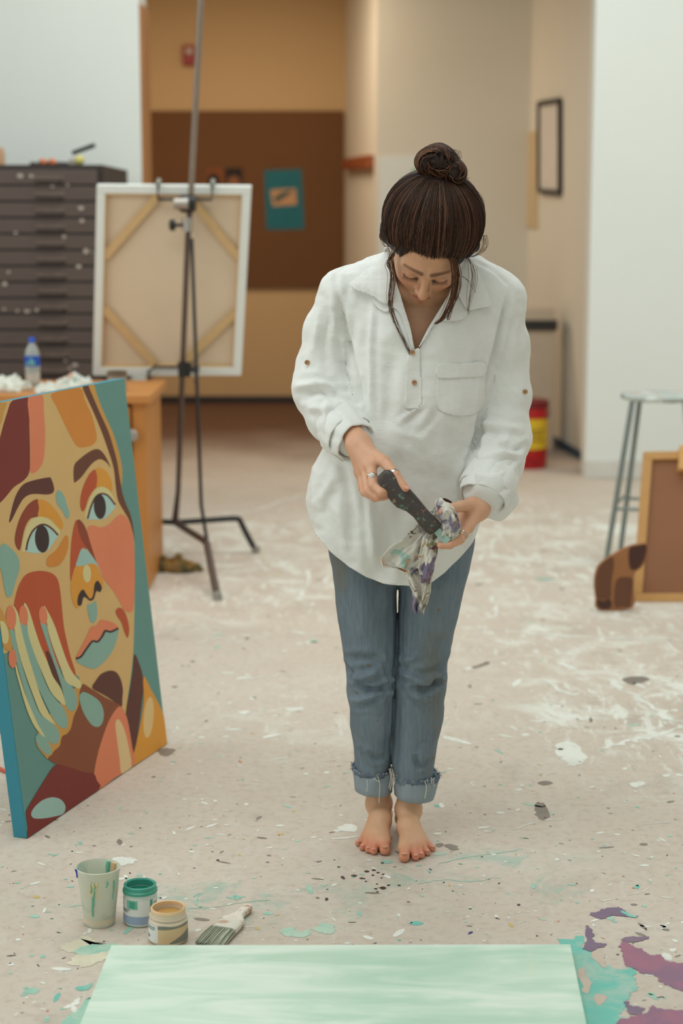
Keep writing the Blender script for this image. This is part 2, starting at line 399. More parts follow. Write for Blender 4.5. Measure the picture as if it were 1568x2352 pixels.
# ================================================================== flat-file cabinet with things on top
M_FILE = mat('dark_brown_enamel', (92, 78, 72), 0.55, 0.18, 3.5, 0.1, 40)
M_FILE2 = mat('dark_enamel_gap', (52, 42, 39), 0.6)
YF = 8.15
fx1 = at(235, 378, YF)[0]; fz1 = at(235, 378, YF)[2]; fx0 = -3.05
t = thing('flat_file', ((fx0 + fx1) / 2, YF + .4, 0), 'tall dark brown flat file with shallow drawers left of the easel', 'flat file')
MB().box((fx0, YF + .02, 0), (fx1, YF + .95, fz1)).build('carcass', M_FILE2, t, bevel=.004)
nd = 22; dh = (fz1 - .05) / nd
hx = at(118, 600, YF)[0]


for k in range(nd):
    z = .03 + k * dh
    dr = MB().box((fx0 + .025, YF - .004, z + .004), (fx1 - .025, YF + .03, z + dh - .004)).build('drawer', M_FILE, t, bevel=.003)
    for dx in ((0,) if k % 1 == 0 else ()):
        MB().prism([(hx - .07, YF - .004, z + dh * .30), (hx + .07, YF - .004, z + dh * .30), (hx + .07, YF - .004, z + dh * .62), (hx - .07, YF - .004, z + dh * .62)], (0, -.003, 0)).build('label_holder', mat('worn_bronze', (112, 94, 84), 0.45, 0.3, 30), dr)
        MB().tube([(hx - .06, YF - .004, z + dh * .3), (hx - .05, YF - .028, z + dh * .26), (hx + .05, YF - .028, z + dh * .26), (hx + .06, YF - .004, z + dh * .3)], .006, 8).build('pull', M_FILE2, dr, smooth=True)
g = MB()
for (x, y, r) in ((47, 404, 7), (72, 404, 5), (186, 478, 6), (188, 507, 6), (147, 544, 5), (200, 578, 9), (208, 578, 6), (181, 612, 6), (10, 652, 6), (20, 625, 4), (62, 715, 6), (40, 714, 4), (85, 712, 5), (172, 838, 6), (150, 828, 4), (160, 845, 4), (10, 710, 4), (36, 535, 4), (120, 428, 4), (155, 425, 3)):
    c = at(x, y, YF - .007); rr = r / 490
    g.add([c + (rr * random.uniform(.8, 1.2) * math.cos(a), -.001, rr * random.uniform(.5, .9) * math.sin(a)) for a in np.linspace(0, 2 * PI, 11)[:-1]], [tuple(range(10))])
tag(g.build('paint_drips', mat('dried_paint_pale', (190, 176, 164), 0.6), t), kind='stuff')
ztop = fz1
def ftop(px, dy=.1): p = at(px, 376, YF + dy); return np.array((p[0], YF + dy, ztop))
p = ftop(97); t = thing('paint_tube', p, 'orange paint tube lying on the flat file, left of the pair', 'paint tube', 'orange paint tubes on the flat file')
for i, (px, nm) in enumerate(((103, 'left'), (124, 'right'))):
    p = ftop(px, .12)
    if i: t = thing('paint_tube', p, 'orange paint tube lying on the flat file, right of the pair', 'paint tube', 'orange paint tubes on the flat file')
    else: t.location = p
    c = np.array(p)
    MB().tube([c + (-.018, 0, .016), c + (-.005, 0, .016), c + (.012, .0, .012)], [.016, .016, .006], 10).build('tube', mat('orange_tube', (226, 122, 70), 0.5), t, smooth=True)
    MB().tube([c + (-.026, 0, .016), c + (-.018, 0, .016)], .008, 8).build('cap', M_BLACKF, t, smooth=True)
p = ftop(150, .2); t = thing('dark_cloth', p, 'flat dark cloth strip lying along the flat file top', 'cloth')
g = MB(); n = 16
x0, x1 = at(70, 376, YF + .2)[0], at(168, 376, YF + .2)[0]
for i in range(n):
    xa = x0 + (x1 - x0) * i / n; xb = x0 + (x1 - x0) * (i + 1) / n
    za = ztop + .010 + .010 * math.sin(i * 1.3) ** 2; zb = ztop + .010 + .010 * math.sin((i + 1) * 1.3) ** 2
    g.hexa([(xa, YF + .16, ztop), (xb, YF + .16, ztop), (xb, YF + .3, ztop), (xa, YF + .3, ztop), (xa, YF + .17, za), (xb, YF + .17, zb), (xb, YF + .29, zb), (xa, YF + .29, za)])
g.build('folded_strip', mat('charcoal_cloth', (58, 52, 50), 0.9), t)
c = ftop(183, .10); o = MB().lathe([(.0, 0), (.012, .002), (.021, .012), (.024, .022), (.021, .034), (.012, .043), (0, .045)], c, 20).build('yellow_ball', mat('yellow_foam', (218, 206, 120), 0.8), smooth='all')
tag(o, 'small pale yellow ball on the flat file under the black marker', 'ball')
t = thing('marker_pen', ftop(185, .16), 'black marker tilted upward on top of the flat file', 'marker')
a = at(166, 352, YF + .16); b = at(218, 333, YF + .16); a[2] = max(a[2], ztop + .02)
MB().tube([a, a + (b - a) * .72], .0105, 12).build('barrel', M_BLACKF, t, smooth=True)
MB().tube([a + (b - a) * .72, b], [.0115, .010], 12).build('cap', mat('dark_green_plastic', (30, 44, 40), 0.4), t, smooth=True)
sx = ftop(172, .16)
MB().box((sx[0] - .025, YF + .13, ztop), (sx[0] + .02, YF + .2, ztop + .03)).build('rest_block', mat('grey_eraser', (168, 160, 150), 0.8), t, bevel=.006)
# something small and skin-toned at the far left
p = at(1, 345, YF + .3); o = MB().lathe([(0, 0), (.018, 0), (.022, .05), (.014, .085), (0, .09)], (p[0], YF + .3, ztop), 16).build('wooden_pot', mat('terracotta_wood', (206, 160, 124), 0.7), smooth=True); tag(o, 'small light wooden pot at the left end of the flat file', 'pot')

# ================================================================== work table (orange wood) and what stands on it
M_ORW = mat('orange_wood', (196, 128, 58), 0.5, 0.14, 4, 0.1, 80, 0, (6, 6, 1))
M_ORW2 = mat('orange_wood_top', (200, 132, 66), 0.45, 0.14, 4, 0.1, 80, 0, (1, 10, 10))
YT = 6.62
tx1 = at(338, 1100, YT)[0]; ttop = at(320, 905, YT)[2]
tx0 = tx1 - 1.35
t = thing('work_table', ((tx0 + tx1) / 2, YT + .35, 0), 'orange wooden work table with steel knob behind the leaning painting', 'table')
MB().box((tx0 - .02, YT - .03, ttop - .035), (tx1 + .022, YT + .58, ttop)).build('table_top', M_ORW2, t, bevel=.006)
MB().box((tx1 - .055, YT + .005, .0), (tx1 - .002, YT + .56, ttop - .035)).build('side_panel', M_ORW, t, bevel=.003)
MB().box((tx0, YT + .005, .0), (tx0 + .055, YT + .56, ttop - .035)).build('side_panel', M_ORW, t, bevel=.003)
MB().box((tx0 + .055, YT + .53, .0), (tx1 - .055, YT + .55, ttop - .035)).build('back_panel', M_ORW, t)
for i in range(3):
    z0 = .06 + i * .225
    d = MB().box((tx0 + .06, YT - .008, z0), (tx1 - .06, YT + .02, z0 + .21)).build('drawer', M_ORW, t, bevel=.004)
kz = at(303, 998, YT)[2]
MB().lathe([(.010, 0), (.010, .018), (.024, .026), (.027, .04), (.020, .052), (0, .055)], (at(303, 998, YT)[0], YT + .005, kz), 20, Matrix.Rotation(PI / 2, 3, 'X')).build('knob', M_STEEL, t, smooth=True)
# water bottle
bp = at(76, 888, YT + .30); c = (bp[0], YT + .30, ttop)
t = thing('water_bottle', c, 'clear plastic water bottle with blue cap on the work table', 'bottle')
def glass(name, col, rough=0.08, ior=1.33, alpha=None):
    m = bpy.data.materials.new(name); m.use_nodes = True; b = m.node_tree.nodes['Principled BSDF']
    b.inputs['Base Color'].default_value = lin(col); b.inputs['Roughness'].default_value = rough
    b.inputs['Transmission Weight'].default_value = 1.0; b.inputs['IOR'].default_value = ior
    return m
sb = (at(76, 775, YT + .30)[2] - ttop) / .235
prof = [(0, .006), (.026, 0), (.034, .008), (.036, .03), (.034, .035), (.036, .06), (.034, .065), (.036, .09), (.036, .14), (.034, .160), (.026, .185), (.014, .205), (.0125, .212)]
M_PET = mat('clear_pet_plastic', (226, 234, 232), 0.12, 0.04, 20, 0, 60, 0, (1, 1, 1), Transmission_Weight=0.62, IOR=1.3)
MB().lathe([(r * sb, z * sb) for r, z in prof], c, 32).build('bottle_body', M_PET, t, smooth=True)
MB().lathe([(.0365 * sb, .10 * sb), (.0372 * sb, .10 * sb), (.0372 * sb, .148 * sb), (.0365 * sb, .148 * sb)], c, 32, close=True).build('label', mat('blue_label', (28, 82, 190), 0.4), t, smooth=True)
g = MB()
for dx in (-.016, .0, .012):
    g.box((c[0] + dx * sb - .004, c[1] - .0385 * sb, c[2] + .106 * sb), (c[0] + dx * sb + .004, c[1] - .034 * sb, c[2] + (.138 - abs(dx)) * sb))
g.build('label_print', mat('label_print_pale', (120, 190, 170), 0.5), t)
MB().lathe([(0, .235 * sb), (.013 * sb, .235 * sb), (.015 * sb, .231 * sb), (.0152 * sb, .212 * sb), (.0125 * sb, .210 * sb)], c, 24).build('cap', mat('blue_cap', (34, 92, 206), 0.35), t, smooth=True)
# glass jar near the table edge
bp = at(268, 893, YT + .1); c = (bp[0], YT + .12, ttop); hj = at(268, 852, YT + .12)[2] - ttop; rj = 21.0 / 565
t = thing('glass_jar', c, 'cloudy glass jar with a dark rim on the table corner', 'jar')
MB().lathe([(0, .004), (rj * .9, .0), (rj, .01), (rj, hj - .012), (rj * .9, hj - .012), (rj * .88, .012), (0, .012)], c, 28).build('jar_body', mat('cloudy_glass', (206, 204, 192), 0.15, 0.06, 20, 0, 60, 0, (1, 1, 1), Transmission_Weight=0.5), t, smooth=True)
MB().lathe([(rj * .85, hj - .02), (rj * 1.05, hj - .02), (rj * 1.05, hj), (rj * .85, hj)], c, 28, close=True).build('rim', mat('brown_lid', (112, 94, 74), 0.5), t, smooth=True)

# crumpled rags lying on the table (each one its own piece)
def crumple(name, c, rx, ry, h, m, seed, n=26, sharp=1.0):
    r = np.random.default_rng(seed); K = r.normal(size=(10, 2)) * 4.5; ph = r.uniform(0, 6.28, 10); am = r.uniform(.3, 1, 10)
    g = MB(); vs = []; fs = []
    for i in range(n + 1):
        for j in range(n + 1):
            u = i / n * 2 - 1; v = j / n * 2 - 1
            d = math.hypot(u, v); k = max(abs(u), abs(v)) / max(d, 1e-6) if d > 0 else 1
            uu, vv = u * k, v * k; ang = math.atan2(v, u); rr = 1 + .16 * math.sin(3 * ang + ph[0]) + .10 * math.sin(5 * ang + ph[1]) + .05 * math.sin(11 * ang + ph[2])
            f = sum(a * (1 - 2 * abs(math.sin(K[q][0] * u + K[q][1] * v + ph[q]))) for q, a in enumerate(am)) / 5
            z = h * (max(0, 1 - (abs(u) ** 3 + abs(v) ** 3)) ** .5) * (.55 + .45 * f * sharp)
            vs.append((c[0] + uu * rx * rr + .008 * f, c[1] + vv * ry * rr, c[2] + max(0.0006, z)))
    for i in range(n):
        for j in range(n):
            a = i * (n + 1) + j; fs.append((a, a + n + 1, a + n + 2, a + 1))
    g.add(vs, fs)
    o = g.build(name, m, smooth='all')
    s = o.modifiers.new('thick', 'SOLIDIFY'); s.thickness = .0015; s.offset = 1
    return o
def rag_mat(name, basec, spots, dens=.62, scale=9, extra=None):
    m = bpy.data.materials.new(name); m.use_nodes = True; t = NT(m); b = t.n['Principled BSDF']; co = t.coord()
    col = lin(basec)
    for i, (c, s) in enumerate(spots):
        dn_ = dens + (extra[i] if extra else 0)
        f = t.ramp(t.noise(t.mapping(co, (1, 1, 1), (i, 2 * i, .3), (i * 3.1, i * 1.7, i * 2.3)), scale * s, 4, .6, .6), dn_, dn_ + .08)
        col = t.mix(f, col, lin(c))
    t.set(b.inputs['Base Color'], col); b.inputs['Roughness'].default_value = .9
    t.set(b.inputs['Normal'], t.bump(t.noise(co, 220, 3), .3, .001))
    return m
M_TRAG = rag_mat('paint_stained_white_cloth', (226, 226, 214), [((150, 176, 168), 1.4), ((216, 160, 130), 1.8), ((120, 120, 96), 2)], .6, 12)
for i, (px, py, rx, ry, h, dy, lab) in enumerate(((22, 905, .085, .075, .10, .14, 'crumpled white rag with mint stains on the table left of bottle'),
                                       (112, 893, .045, .05, .07, .04, 'small crumpled pale rag on the table in front of bottle'),
                                       (172, 885, .075, .08, .10, .18, 'crumpled white paint rag on the table right of the bottle'))):
    p = at(px, py, YT + dy)
    o = crumple('table_rag', (p[0], YT + dy, ttop + .001), rx, ry, h, M_TRAG, 11 + i); tag(o, lab, 'rag', 'rags on the work table')
# olive rag on the floor by the table
M_OLIVE = rag_mat('olive_rag_cloth', (128, 104, 62), [((58, 52, 40), .9), ((176, 130, 62), 1.2), ((92, 84, 50), 1.6)], .5, 10)
p = gnd(392, 1318); o = crumple('floor_rag', (p[0], p[1] + .08, .001), .125, .075, .09, M_OLIVE, 5, 30); tag(o, 'crumpled olive and brown rag on the floor by the easel base', 'rag')

# ================================================================== metal easel
M_EPOLE = mat('easel_pole_metal', (150, 134, 122), 0.36, 0.15, 20, 0, 60, 0.7)
hub = np.array((gnd(402, 1268)[0], 7.38, .15)); hub = at(402, 1200, 7.38)
footR = gnd(588, 1270); footF = gnd(500, 1378); footL = np.array((2 * hub[0] - footR[0], footR[1] + .05, 0))
t = thing('easel', (hub[0], hub[1], 0), 'tall metal easel with bent black legs holding the turned canvas', 'easel')
bendR = at(548, 1190, footR[1]); bendL = bendR.copy(); bendL[0] = 2 * hub[0] - bendR[0]
bendF = at(474, 1245, 6.86)
def leg(nm, pts, r, m):
    return MB().tube(catmull(pts, 6), r, 12).build(nm, m, t, smooth=True)
def legpts(bend, foot):
    d = (bend - hub); q = hub + d * .88; e = bend + (foot - bend) * .10
    return [hub, hub + d * .5, q, bend + (0, 0, -.004), e, foot * .6 + bend * .4, foot + (0, 0, .008)]
leg('leg', legpts(bendR, footR), .0125, M_DKMETAL); leg('leg', legpts(bendL, footL), .0125, M_DKMETAL)
leg('leg', legpts(bendF, footF), .0145, M_BROWNMETAL)
for f in (footR, footL, footF): MB().lathe([(.0, 0), (.017, 0), (.017, .02), (.014, .03), (0, .03)], (f[0], f[1], 0), 12).build('foot_cap', mat('pale_rubber', (150, 146, 136), .7), t, smooth=True)
mast_top = at(464, -60, 6.95); mb = hub + np.array((0, 0, .01))
mY = lambda py: 7.38 + (6.95 - 7.38) * (1190 - py) / 1250
knee = at(409, 1130, mY(1130))
MB().tube([mb, mb + (knee - mb) * .5, knee], [.015, .0125, .011], 12).build('mast_foot', M_BROWNMETAL, t, smooth=True)
m1 = at(437, 470, mY(470)); m2 = at(419, 850, mY(850))
MB().tube([knee, m2, at(431, 545, mY(545)), m1], [.011, .0115, .0115, .0115], 14).build('lower_mast', M_BROWNMETAL, t, smooth=True)
MB().tube([m1, at(452, 190, mY(190)), mast_top], [.0125, .0125, .0125], 14).build('upper_mast', M_EPOLE, t, smooth=True)
st = at(440, 548, mY(548) - .04); sbm = bendF + np.array((0.0, 0.02, .005))
MB().tube([st, at(462, 1160, 6.93), sbm], .0075, 10).build('rear_strut', M_DKMETAL, t, smooth=True)
c = at(431, 468, mY(468)) + (0, -.015, 0)
MB().lathe([(0, -.034), (.028, -.034), (.036, -.02), (.036, .02), (.028, .034), (0, .034)], c, 18, Matrix.Rotation(PI / 2, 3, 'Y')).build('top_clamp', M_DKMETAL, t, smooth=True)
MB().lathe([(0, -.036), (.022, -.036), (.024, .02), (0, .025)], c + (-.014, -.028, .0), 16, Matrix.Rotation(PI / 2, 3, 'Y')).build('clamp_cap', M_STEEL, t, smooth=True)
c = at(431, 517, mY(517)) + (0, -.012, 0)
MB().lathe([(.0, -.026), (.02, -.026), (.021, .03), (.0, .03)], c, 16).build('collar', M_STEEL, t, smooth=True)
kb = MB().lathe([(0, 0), (.007, 0), (.007, .032), (.022, .036), (.024, .05), (.018, .058), (0, .058)], c + (-.015, 0, 0), 14, Matrix.Rotation(-PI / 2, 3, 'Y')).build('knob', M_DKMETAL, t, smooth=True)
c = at(424, 848, mY(848)) + (0, -.012, 0)
MB().lathe([(.0, -.03), (.026, -.03), (.028, .03), (.0, .03)], c, 16).build('bottom_clamp', M_DKMETAL, t, smooth=True)
MB().lathe([(0, 0), (.008, 0), (.008, .022), (.02, .025), (.022, .04), (0, .044)], c + (.018, -.01, -.004), 14, Matrix.Rotation(PI / 2, 3, 'Y')).build('knob', M_DKMETAL, t, smooth=True)
# canvas on the easel: tilted towards us, seen from behind
cT, cB = 7.185, 7.345                              # depth of top and bottom edge of its back face
TL, TR, BR, BL = at(222, 425, cT), at(577, 428, cT), at(553, 858, cB), at(213, 868, cB)
BR[2] = BL[2] = (BR[2] + BL[2]) / 2
U = (TR - TL) / np.linalg.norm(TR - TL); Vv = (BL - TL) / np.linalg.norm(BL - TL); N = np.cross(U, Vv); N = N / np.linalg.norm(N)
if N[1] > 0: N = -N                               # towards the camera
cw = np.linalg.norm(TR - TL); ch = np.linalg.norm(BL - TL)
def cp(u, v, d=0.0): return TL + (TR - TL) * u + ((BL - TL) * (1 - u) + (BR - TR) * u) * v + N * d
t2 = thing('stretched_canvas', (TL + BR) / 2 * np.array((1, 1, 0)) + np.array((0, 0, BL[2])), 'stretched canvas turned backwards on the easel, cross-braced wooden back', 'canvas')
M_GESSO = mat('white_gesso', (234, 236, 230), .7, .03)
M_BARE = mat('bare_linen', (226, 204, 176), .85, .05, 6, .2, 300)
M_PINE = mat('pine_bar', (214, 178, 126), .6, .12, 4, 0, 60, 0, (8, 8, 8))
bw = .035
for (u0, v0, u1, v1) in ((0, 0, 1, bw / ch), (0, 1 - bw / ch, 1, 1), (0, bw / ch, bw / cw, 1 - bw / ch), (1 - bw / cw, bw / ch, 1, 1 - bw / ch)):
    MB().prism([cp(u0, v0), cp(u1, v0), cp(u1, v1), cp(u0, v1)], -N * .034).build('stretcher_bar', M_GESSO, t2, bevel=.003)
e = .004
MB().prism([cp(e, e, -.03), cp(1 - e, e, -.03), cp(1 - e, 1 - e, -.03), cp(e, 1 - e, -.03)], -N * .004).build('canvas_sheet', M_BARE, t2)
ib = bw
for (u0, v0, u1, v1) in ((0, 0, 1, .010), (0, .990, 1, 1), (0, 0, .012, 1), (.988, 0, 1, 1)):
    f = lambda u, v: cp(ib / cw + (1 - 2 * ib / cw) * u, ib / ch + (1 - 2 * ib / ch) * v, -.008)
    MB().prism([f(u0, v0), f(u1, v0), f(u1, v1), f(u0, v1)], -N * .022).build('inner_lip', M_PINE, t2)
def brace(u0, v0, u1, v1):
    MB().bar(cp(u0, v0, -.016), cp(u1, v1, -.016), .034, .014, N).build('corner_brace', M_PINE, t2)
brace(.06, .37, .39, .06); brace(.60, .06, .94, .37); brace(.06, .64, .41, .94); brace(.94, .66, .60, .94)
# wire hooks of the easel that hold it (top) and the lower rest
hk = MB(); a = cp(.40, -.012, .02); b = cp(.40, .065, .02); c_ = cp(.75, .065, .02); d_ = cp(.75, -.012, .02)
hk.tube([cp(.40, -.014, -.04), cp(.40, -.02, -.01), a, b, c_, d_, cp(.75, -.02, -.01), cp(.75, -.014, -.04)], .0055, 8)
hk.build('top_hook', M_DKMETAL, t, smooth=True)
for u in (.40, .75): MB().tube([cp(u, -.018, -.036), cp(u, -.028, .002), cp(u, -.010, .022)], .009, 8).build('hook_tip', mat('pale_rubber', (150, 146, 136), .7), t, smooth=True)
hk = MB(); hk.tube([cp(.38, 1.03, .02), cp(.38, .965, .02), cp(.42, .945, .02), cp(.70, .945, .02), cp(.72, .95, .02)], .006, 8); hk.build('bottom_rest', M_DKMETAL, t, smooth=True)
for u in (.385, .70): MB().tube([cp(u, 1.022, .022), cp(u, 1.022, -.05)], .008, 8).build('rest_pin', M_DKMETAL, t, smooth=True)

# ================================================================== stool, framed board, cut-out
M_STOOL = mat('grey_stool_metal', (136, 146, 142), .4, .15, 20, 0, 60, .5)
sc = np.array((at(1518, 905, 7.2)[0], 7.2, at(1518, 905, 7.2)[2])); sr = (sc[0] - at(1426, 905, 7.2)[0])
t = thing('bar_stool', (sc[0], sc[1], 0), 'tall grey metal stool with paint-marked round seat by white wall', 'stool')
m = rag_mat('paint_marked_seat', (178, 184, 178), [((206, 150, 126), .9), ((120, 130, 128), 1.1), ((224, 226, 218), 1.4)], .56, 8)
MB().lathe([(0, -.022), (sr - .012, -.022), (sr, -.014), (sr, -.004), (sr - .006, 0), (0, 0)], sc, 40).build('seat', m, t, smooth=True)
tops = []; feet = []
for a in (-2.72, 2.05, .62, -.75):
    tp = sc + np.array((math.cos(a) * (sr - .025), math.sin(a) * (sr - .025), -.022)); ft = np.array((sc[0] + math.cos(a) * (sr + .085), sc[1] + math.sin(a) * (sr + .085), 0))
    tops.append(tp); feet.append(ft)
    MB().tube([tp, ft], .0115, 10).build('leg', M_STOOL, t, smooth=True)
for i in range(4):
    f = .62 + .03 * (i % 2); p = tops[i] + (feet[i] - tops[i]) * f; q = tops[(i + 1) % 4] + (feet[(i + 1) % 4] - tops[(i + 1) % 4]) * f
    MB().tube([p, q], .007, 8).build('rung', M_STOOL, t, smooth=True)
# framed board leaning on the stool
M_FRW = mat('light_frame_wood', (196, 146, 86), .5, .15, 4, 0, 60, 0, (6, 6, 6))
M_BRD = mat('brown_hardboard', (142, 92, 58), .6, .12, 3, .1, 60)
fb, ft_ = 6.42, 6.72
A, B, C, D = at(1452, 1397, fb), at(1700, 1392, fb), at(1728, 1032, ft_), at(1478, 1037, ft_)
A[2] = B[2] = 0.002
t = thing('framed_board', ((A + B) / 2), 'brown hardboard in a light wood frame leaning against the stool', 'framed board')
NB = np.cross(B - A, D - A); NB /= np.linalg.norm(NB)
if NB[1] > 0: NB = -NB
q = lambda u, v, d=0.: A + (B - A) * u + ((D - A) * (1 - u) + (C - B) * u) * v + NB * d
for (u0, v0, u1, v1) in ((0, 0, 1, .055), (0, .945, 1, 1), (0, .055, .085, .945), (.915, .055, 1, .945)):
    MB().prism([q(u0, v0, 0), q(u1, v0, 0), q(u1, v1, 0), q(u0, v1, 0)], -NB * .022).build('frame_bar', M_FRW, t, bevel=.002)
MB().prism([q(.06, .03, -.012), q(.94, .03, -.012), q(.94, .97, -.012), q(.06, .97, -.012)], -NB * .006).build('panel', M_BRD, t)
MB().prism([q(.325, .86, .022), q(.42, .86, .022), q(.42, 1.03, .022), q(.325, 1.03, .022)], -NB * .05).build('clamp_block', mat('pale_clamp_wood', (214, 164, 98), .5), t, bevel=.005)
# rounded cut-out standing in front of it
YC = 6.27
ol = [(1374, 1400), (1368, 1372), (1365, 1340), (1370, 1312), (1381, 1295), (1412, 1274), (1450, 1256), (1478, 1251), (1490, 1252), (1486, 1285), (1474, 1306), (1460, 1318), (1456, 1350), (1452, 1396)]
P = [at(x, y, YC) for x, y in catmull(ol, 4, True)]
zmin = min(p[2] for p in P)
for p in P: p[2] -= zmin; p[1] = YC + .12 * p[2] + .0
t = thing('plywood_cutout', (P[0][0], YC, 0), 'rounded brown plywood cut-out with dark patches before the framed board', 'cut-out')
MB().prism(P, (0, .016, 0)).build('board', mat('caramel_plywood', (158, 104, 60), .55, .12, 6), t, bevel=.002)
M_DP = mat('dark_brown_patch', (104, 62, 36), .6, .1, 8); M_DP2 = mat('darkest_brown_patch', (70, 36, 24), .6, .1, 8)
def patch(pl, m, d=.0015):
    q_ = [at(x, y, YC) for x, y in catmull(pl, 5, True)]
    for p in q_: p[2] = max(.001, p[2] - zmin); p[1] = YC + .12 * p[2]
    MB().prism(q_, (0, -d, 0)).build('painted_patch', m, t)
patch([(1370, 1372), (1368, 1335), (1374, 1312), (1386, 1293), (1408, 1281), (1411, 1300), (1405, 1335), (1402, 1372), (1386, 1376)], M_DP)
patch([(1376, 1396), (1371, 1378), (1386, 1380), (1402, 1377), (1402, 1396)], M_DP2)
patch([(1411, 1392), (1412, 1350), (1420, 1330), (1440, 1326), (1454, 1332), (1452, 1360), (1446, 1392), (1430, 1393)], M_DP)
patch([(1448, 1262), (1465, 1256), (1487, 1255), (1482, 1285), (1468, 1306), (1452, 1310), (1446, 1295)], M_DP2)
# ================================================================== the leaning portrait painting
PL, PR = gnd(62, 1925, .002), gnd(383, 1708, .002)
wd = (PR - PL); pw = np.linalg.norm(wd); wu = wd / pw
bk = np.array((-wu[1], wu[0], 0.))                       # away from the painted side
best = None
for h_ in np.arange(.9, 1.15, .005):
    for al in np.arange(0, .3, .005):
        tpt = PR + h_ * (np.array((0, 0, math.cos(al))) + bk * math.sin(al))
        d_ = tpt[1] * CT - (tpt[2] - CAM_H) * ST; v_ = tpt[1] * ST + (tpt[2] - CAM_H) * CT
        e_ = (784 + FPX * tpt[0] / d_ - 285) ** 2 + (1176 - FPX * v_ / d_ - 869) ** 2
        if best is None or e_ < best[0]: best = (e_, h_, al)
_, ph, pal = best
pu = np.array((0, 0, math.cos(pal))) + bk * math.sin(pal)
pn = np.cross(wu, pu); pn /= np.linalg.norm(pn)
if np.dot(pn, bk) > 0: pn = -pn                          # painted side normal
PT = .036
def pq(u, v, d=0.): return PL + wu * (u * pw) + pu * (v * ph) + pn * d
def ponto(px, py):
    r = ray(px, py); o_ = np.array((0, 0, CAM_H)); s_ = np.dot(PL - o_, pn) / np.dot(r, pn); p_ = o_ + r * s_ - PL
    return min(1, max(0, np.dot(p_, wu) / pw)), min(1, max(0, np.dot(p_, pu) / ph))
ptg = thing('portrait_painting', (PL + PR) / 2, 'large stylised portrait painting on teal canvas leaning at the left', 'painting')
def flat(name, c, k=1.18):
    l = lin(c); c2 = tuple(255 * (1.055 * min(1, v * k) ** (1 / 2.4) - .055) if v * k > .0031 else 255 * 12.92 * v * k for v in l[:3])
    return mat(name, c2, .62, .07, 9, .25, 420)
M_TEALBG = flat('acrylic_teal', (92, 136, 128)); M_TEALSIDE = flat('acrylic_blue_edge', (50, 128, 146))
MB().prism([pq(0, 0), pq(1, 0), pq(1, 1), pq(0, 1)], -pn * PT).build('canvas_body', M_TEALSIDE, ptg, bevel=.002)
MB().prism([pq(.002, .002, .0004), pq(.998, .002, .0004), pq(.998, .998, .0004), pq(.002, .998, .0004)], -pn * .0006).build('painted_background', M_TEALBG, ptg)
for u in (.08, .92): MB().bar(pq(u, .03, -PT - .012), pq(u, .97, -PT - .012), .04, .02, pn).build('stretcher_bar', M_PINE, ptg)
for v in (.05, .95): MB().bar(pq(.1, v, -PT - .012), pq(.9, v, -PT - .012), .04, .02, pn).build('stretcher_bar', M_PINE, ptg)
a_ = pq(.5, .93, -PT - .025); b_ = pq(.5, 0, -PT) + bk * .22; b_[2] = .006
MB().bar(a_, b_, .03, .012, bk).build('prop_strut', M_PINE, ptg)
C_TAN, C_DRED, C_SALM, C_OR, C_BRN, C_GOLD = (204, 166, 106), (116, 34, 24), (214, 122, 84), (202, 126, 42), (98, 50, 26), (196, 142, 66)
C_DBR, C_MBR, C_RBR, C_YEL, C_PALE, C_EYE, C_BLK, C_TL, C_RED, C_LBL = (86, 38, 27), (128, 66, 32), (136, 54, 28), (210, 142, 44), (206, 192, 136), (164, 194, 186), (46, 22, 22), (130, 164, 150), (178, 74, 32), (150, 182, 174)
def ell(cx, cy, rx, ry, rot=0, n=20):
    return [(cx + rx * math.cos(a) * math.cos(rot) - ry * math.sin(a) * math.sin(rot), cy + rx * math.cos(a) * math.sin(rot) + ry * math.sin(a) * math.cos(rot)) for a in np.linspace(0, 2 * PI, n + 1)[:-1]]
def strip(pl, w):
    pl = [np.array(p, float) for p in catmull(pl, 4)]; L, R = [], []
    for i, p in enumerate(pl):
        d = pl[min(i + 1, len(pl) - 1)] - pl[max(i - 1, 0)]; d /= np.linalg.norm(d); n_ = np.array((-d[1], d[0]))
        L.append(p + n_ * w); R.append(p - n_ * w)
    return L + R[::-1]
A7, B8 = 840, 1380                                       # row offsets of the two tracing sheets
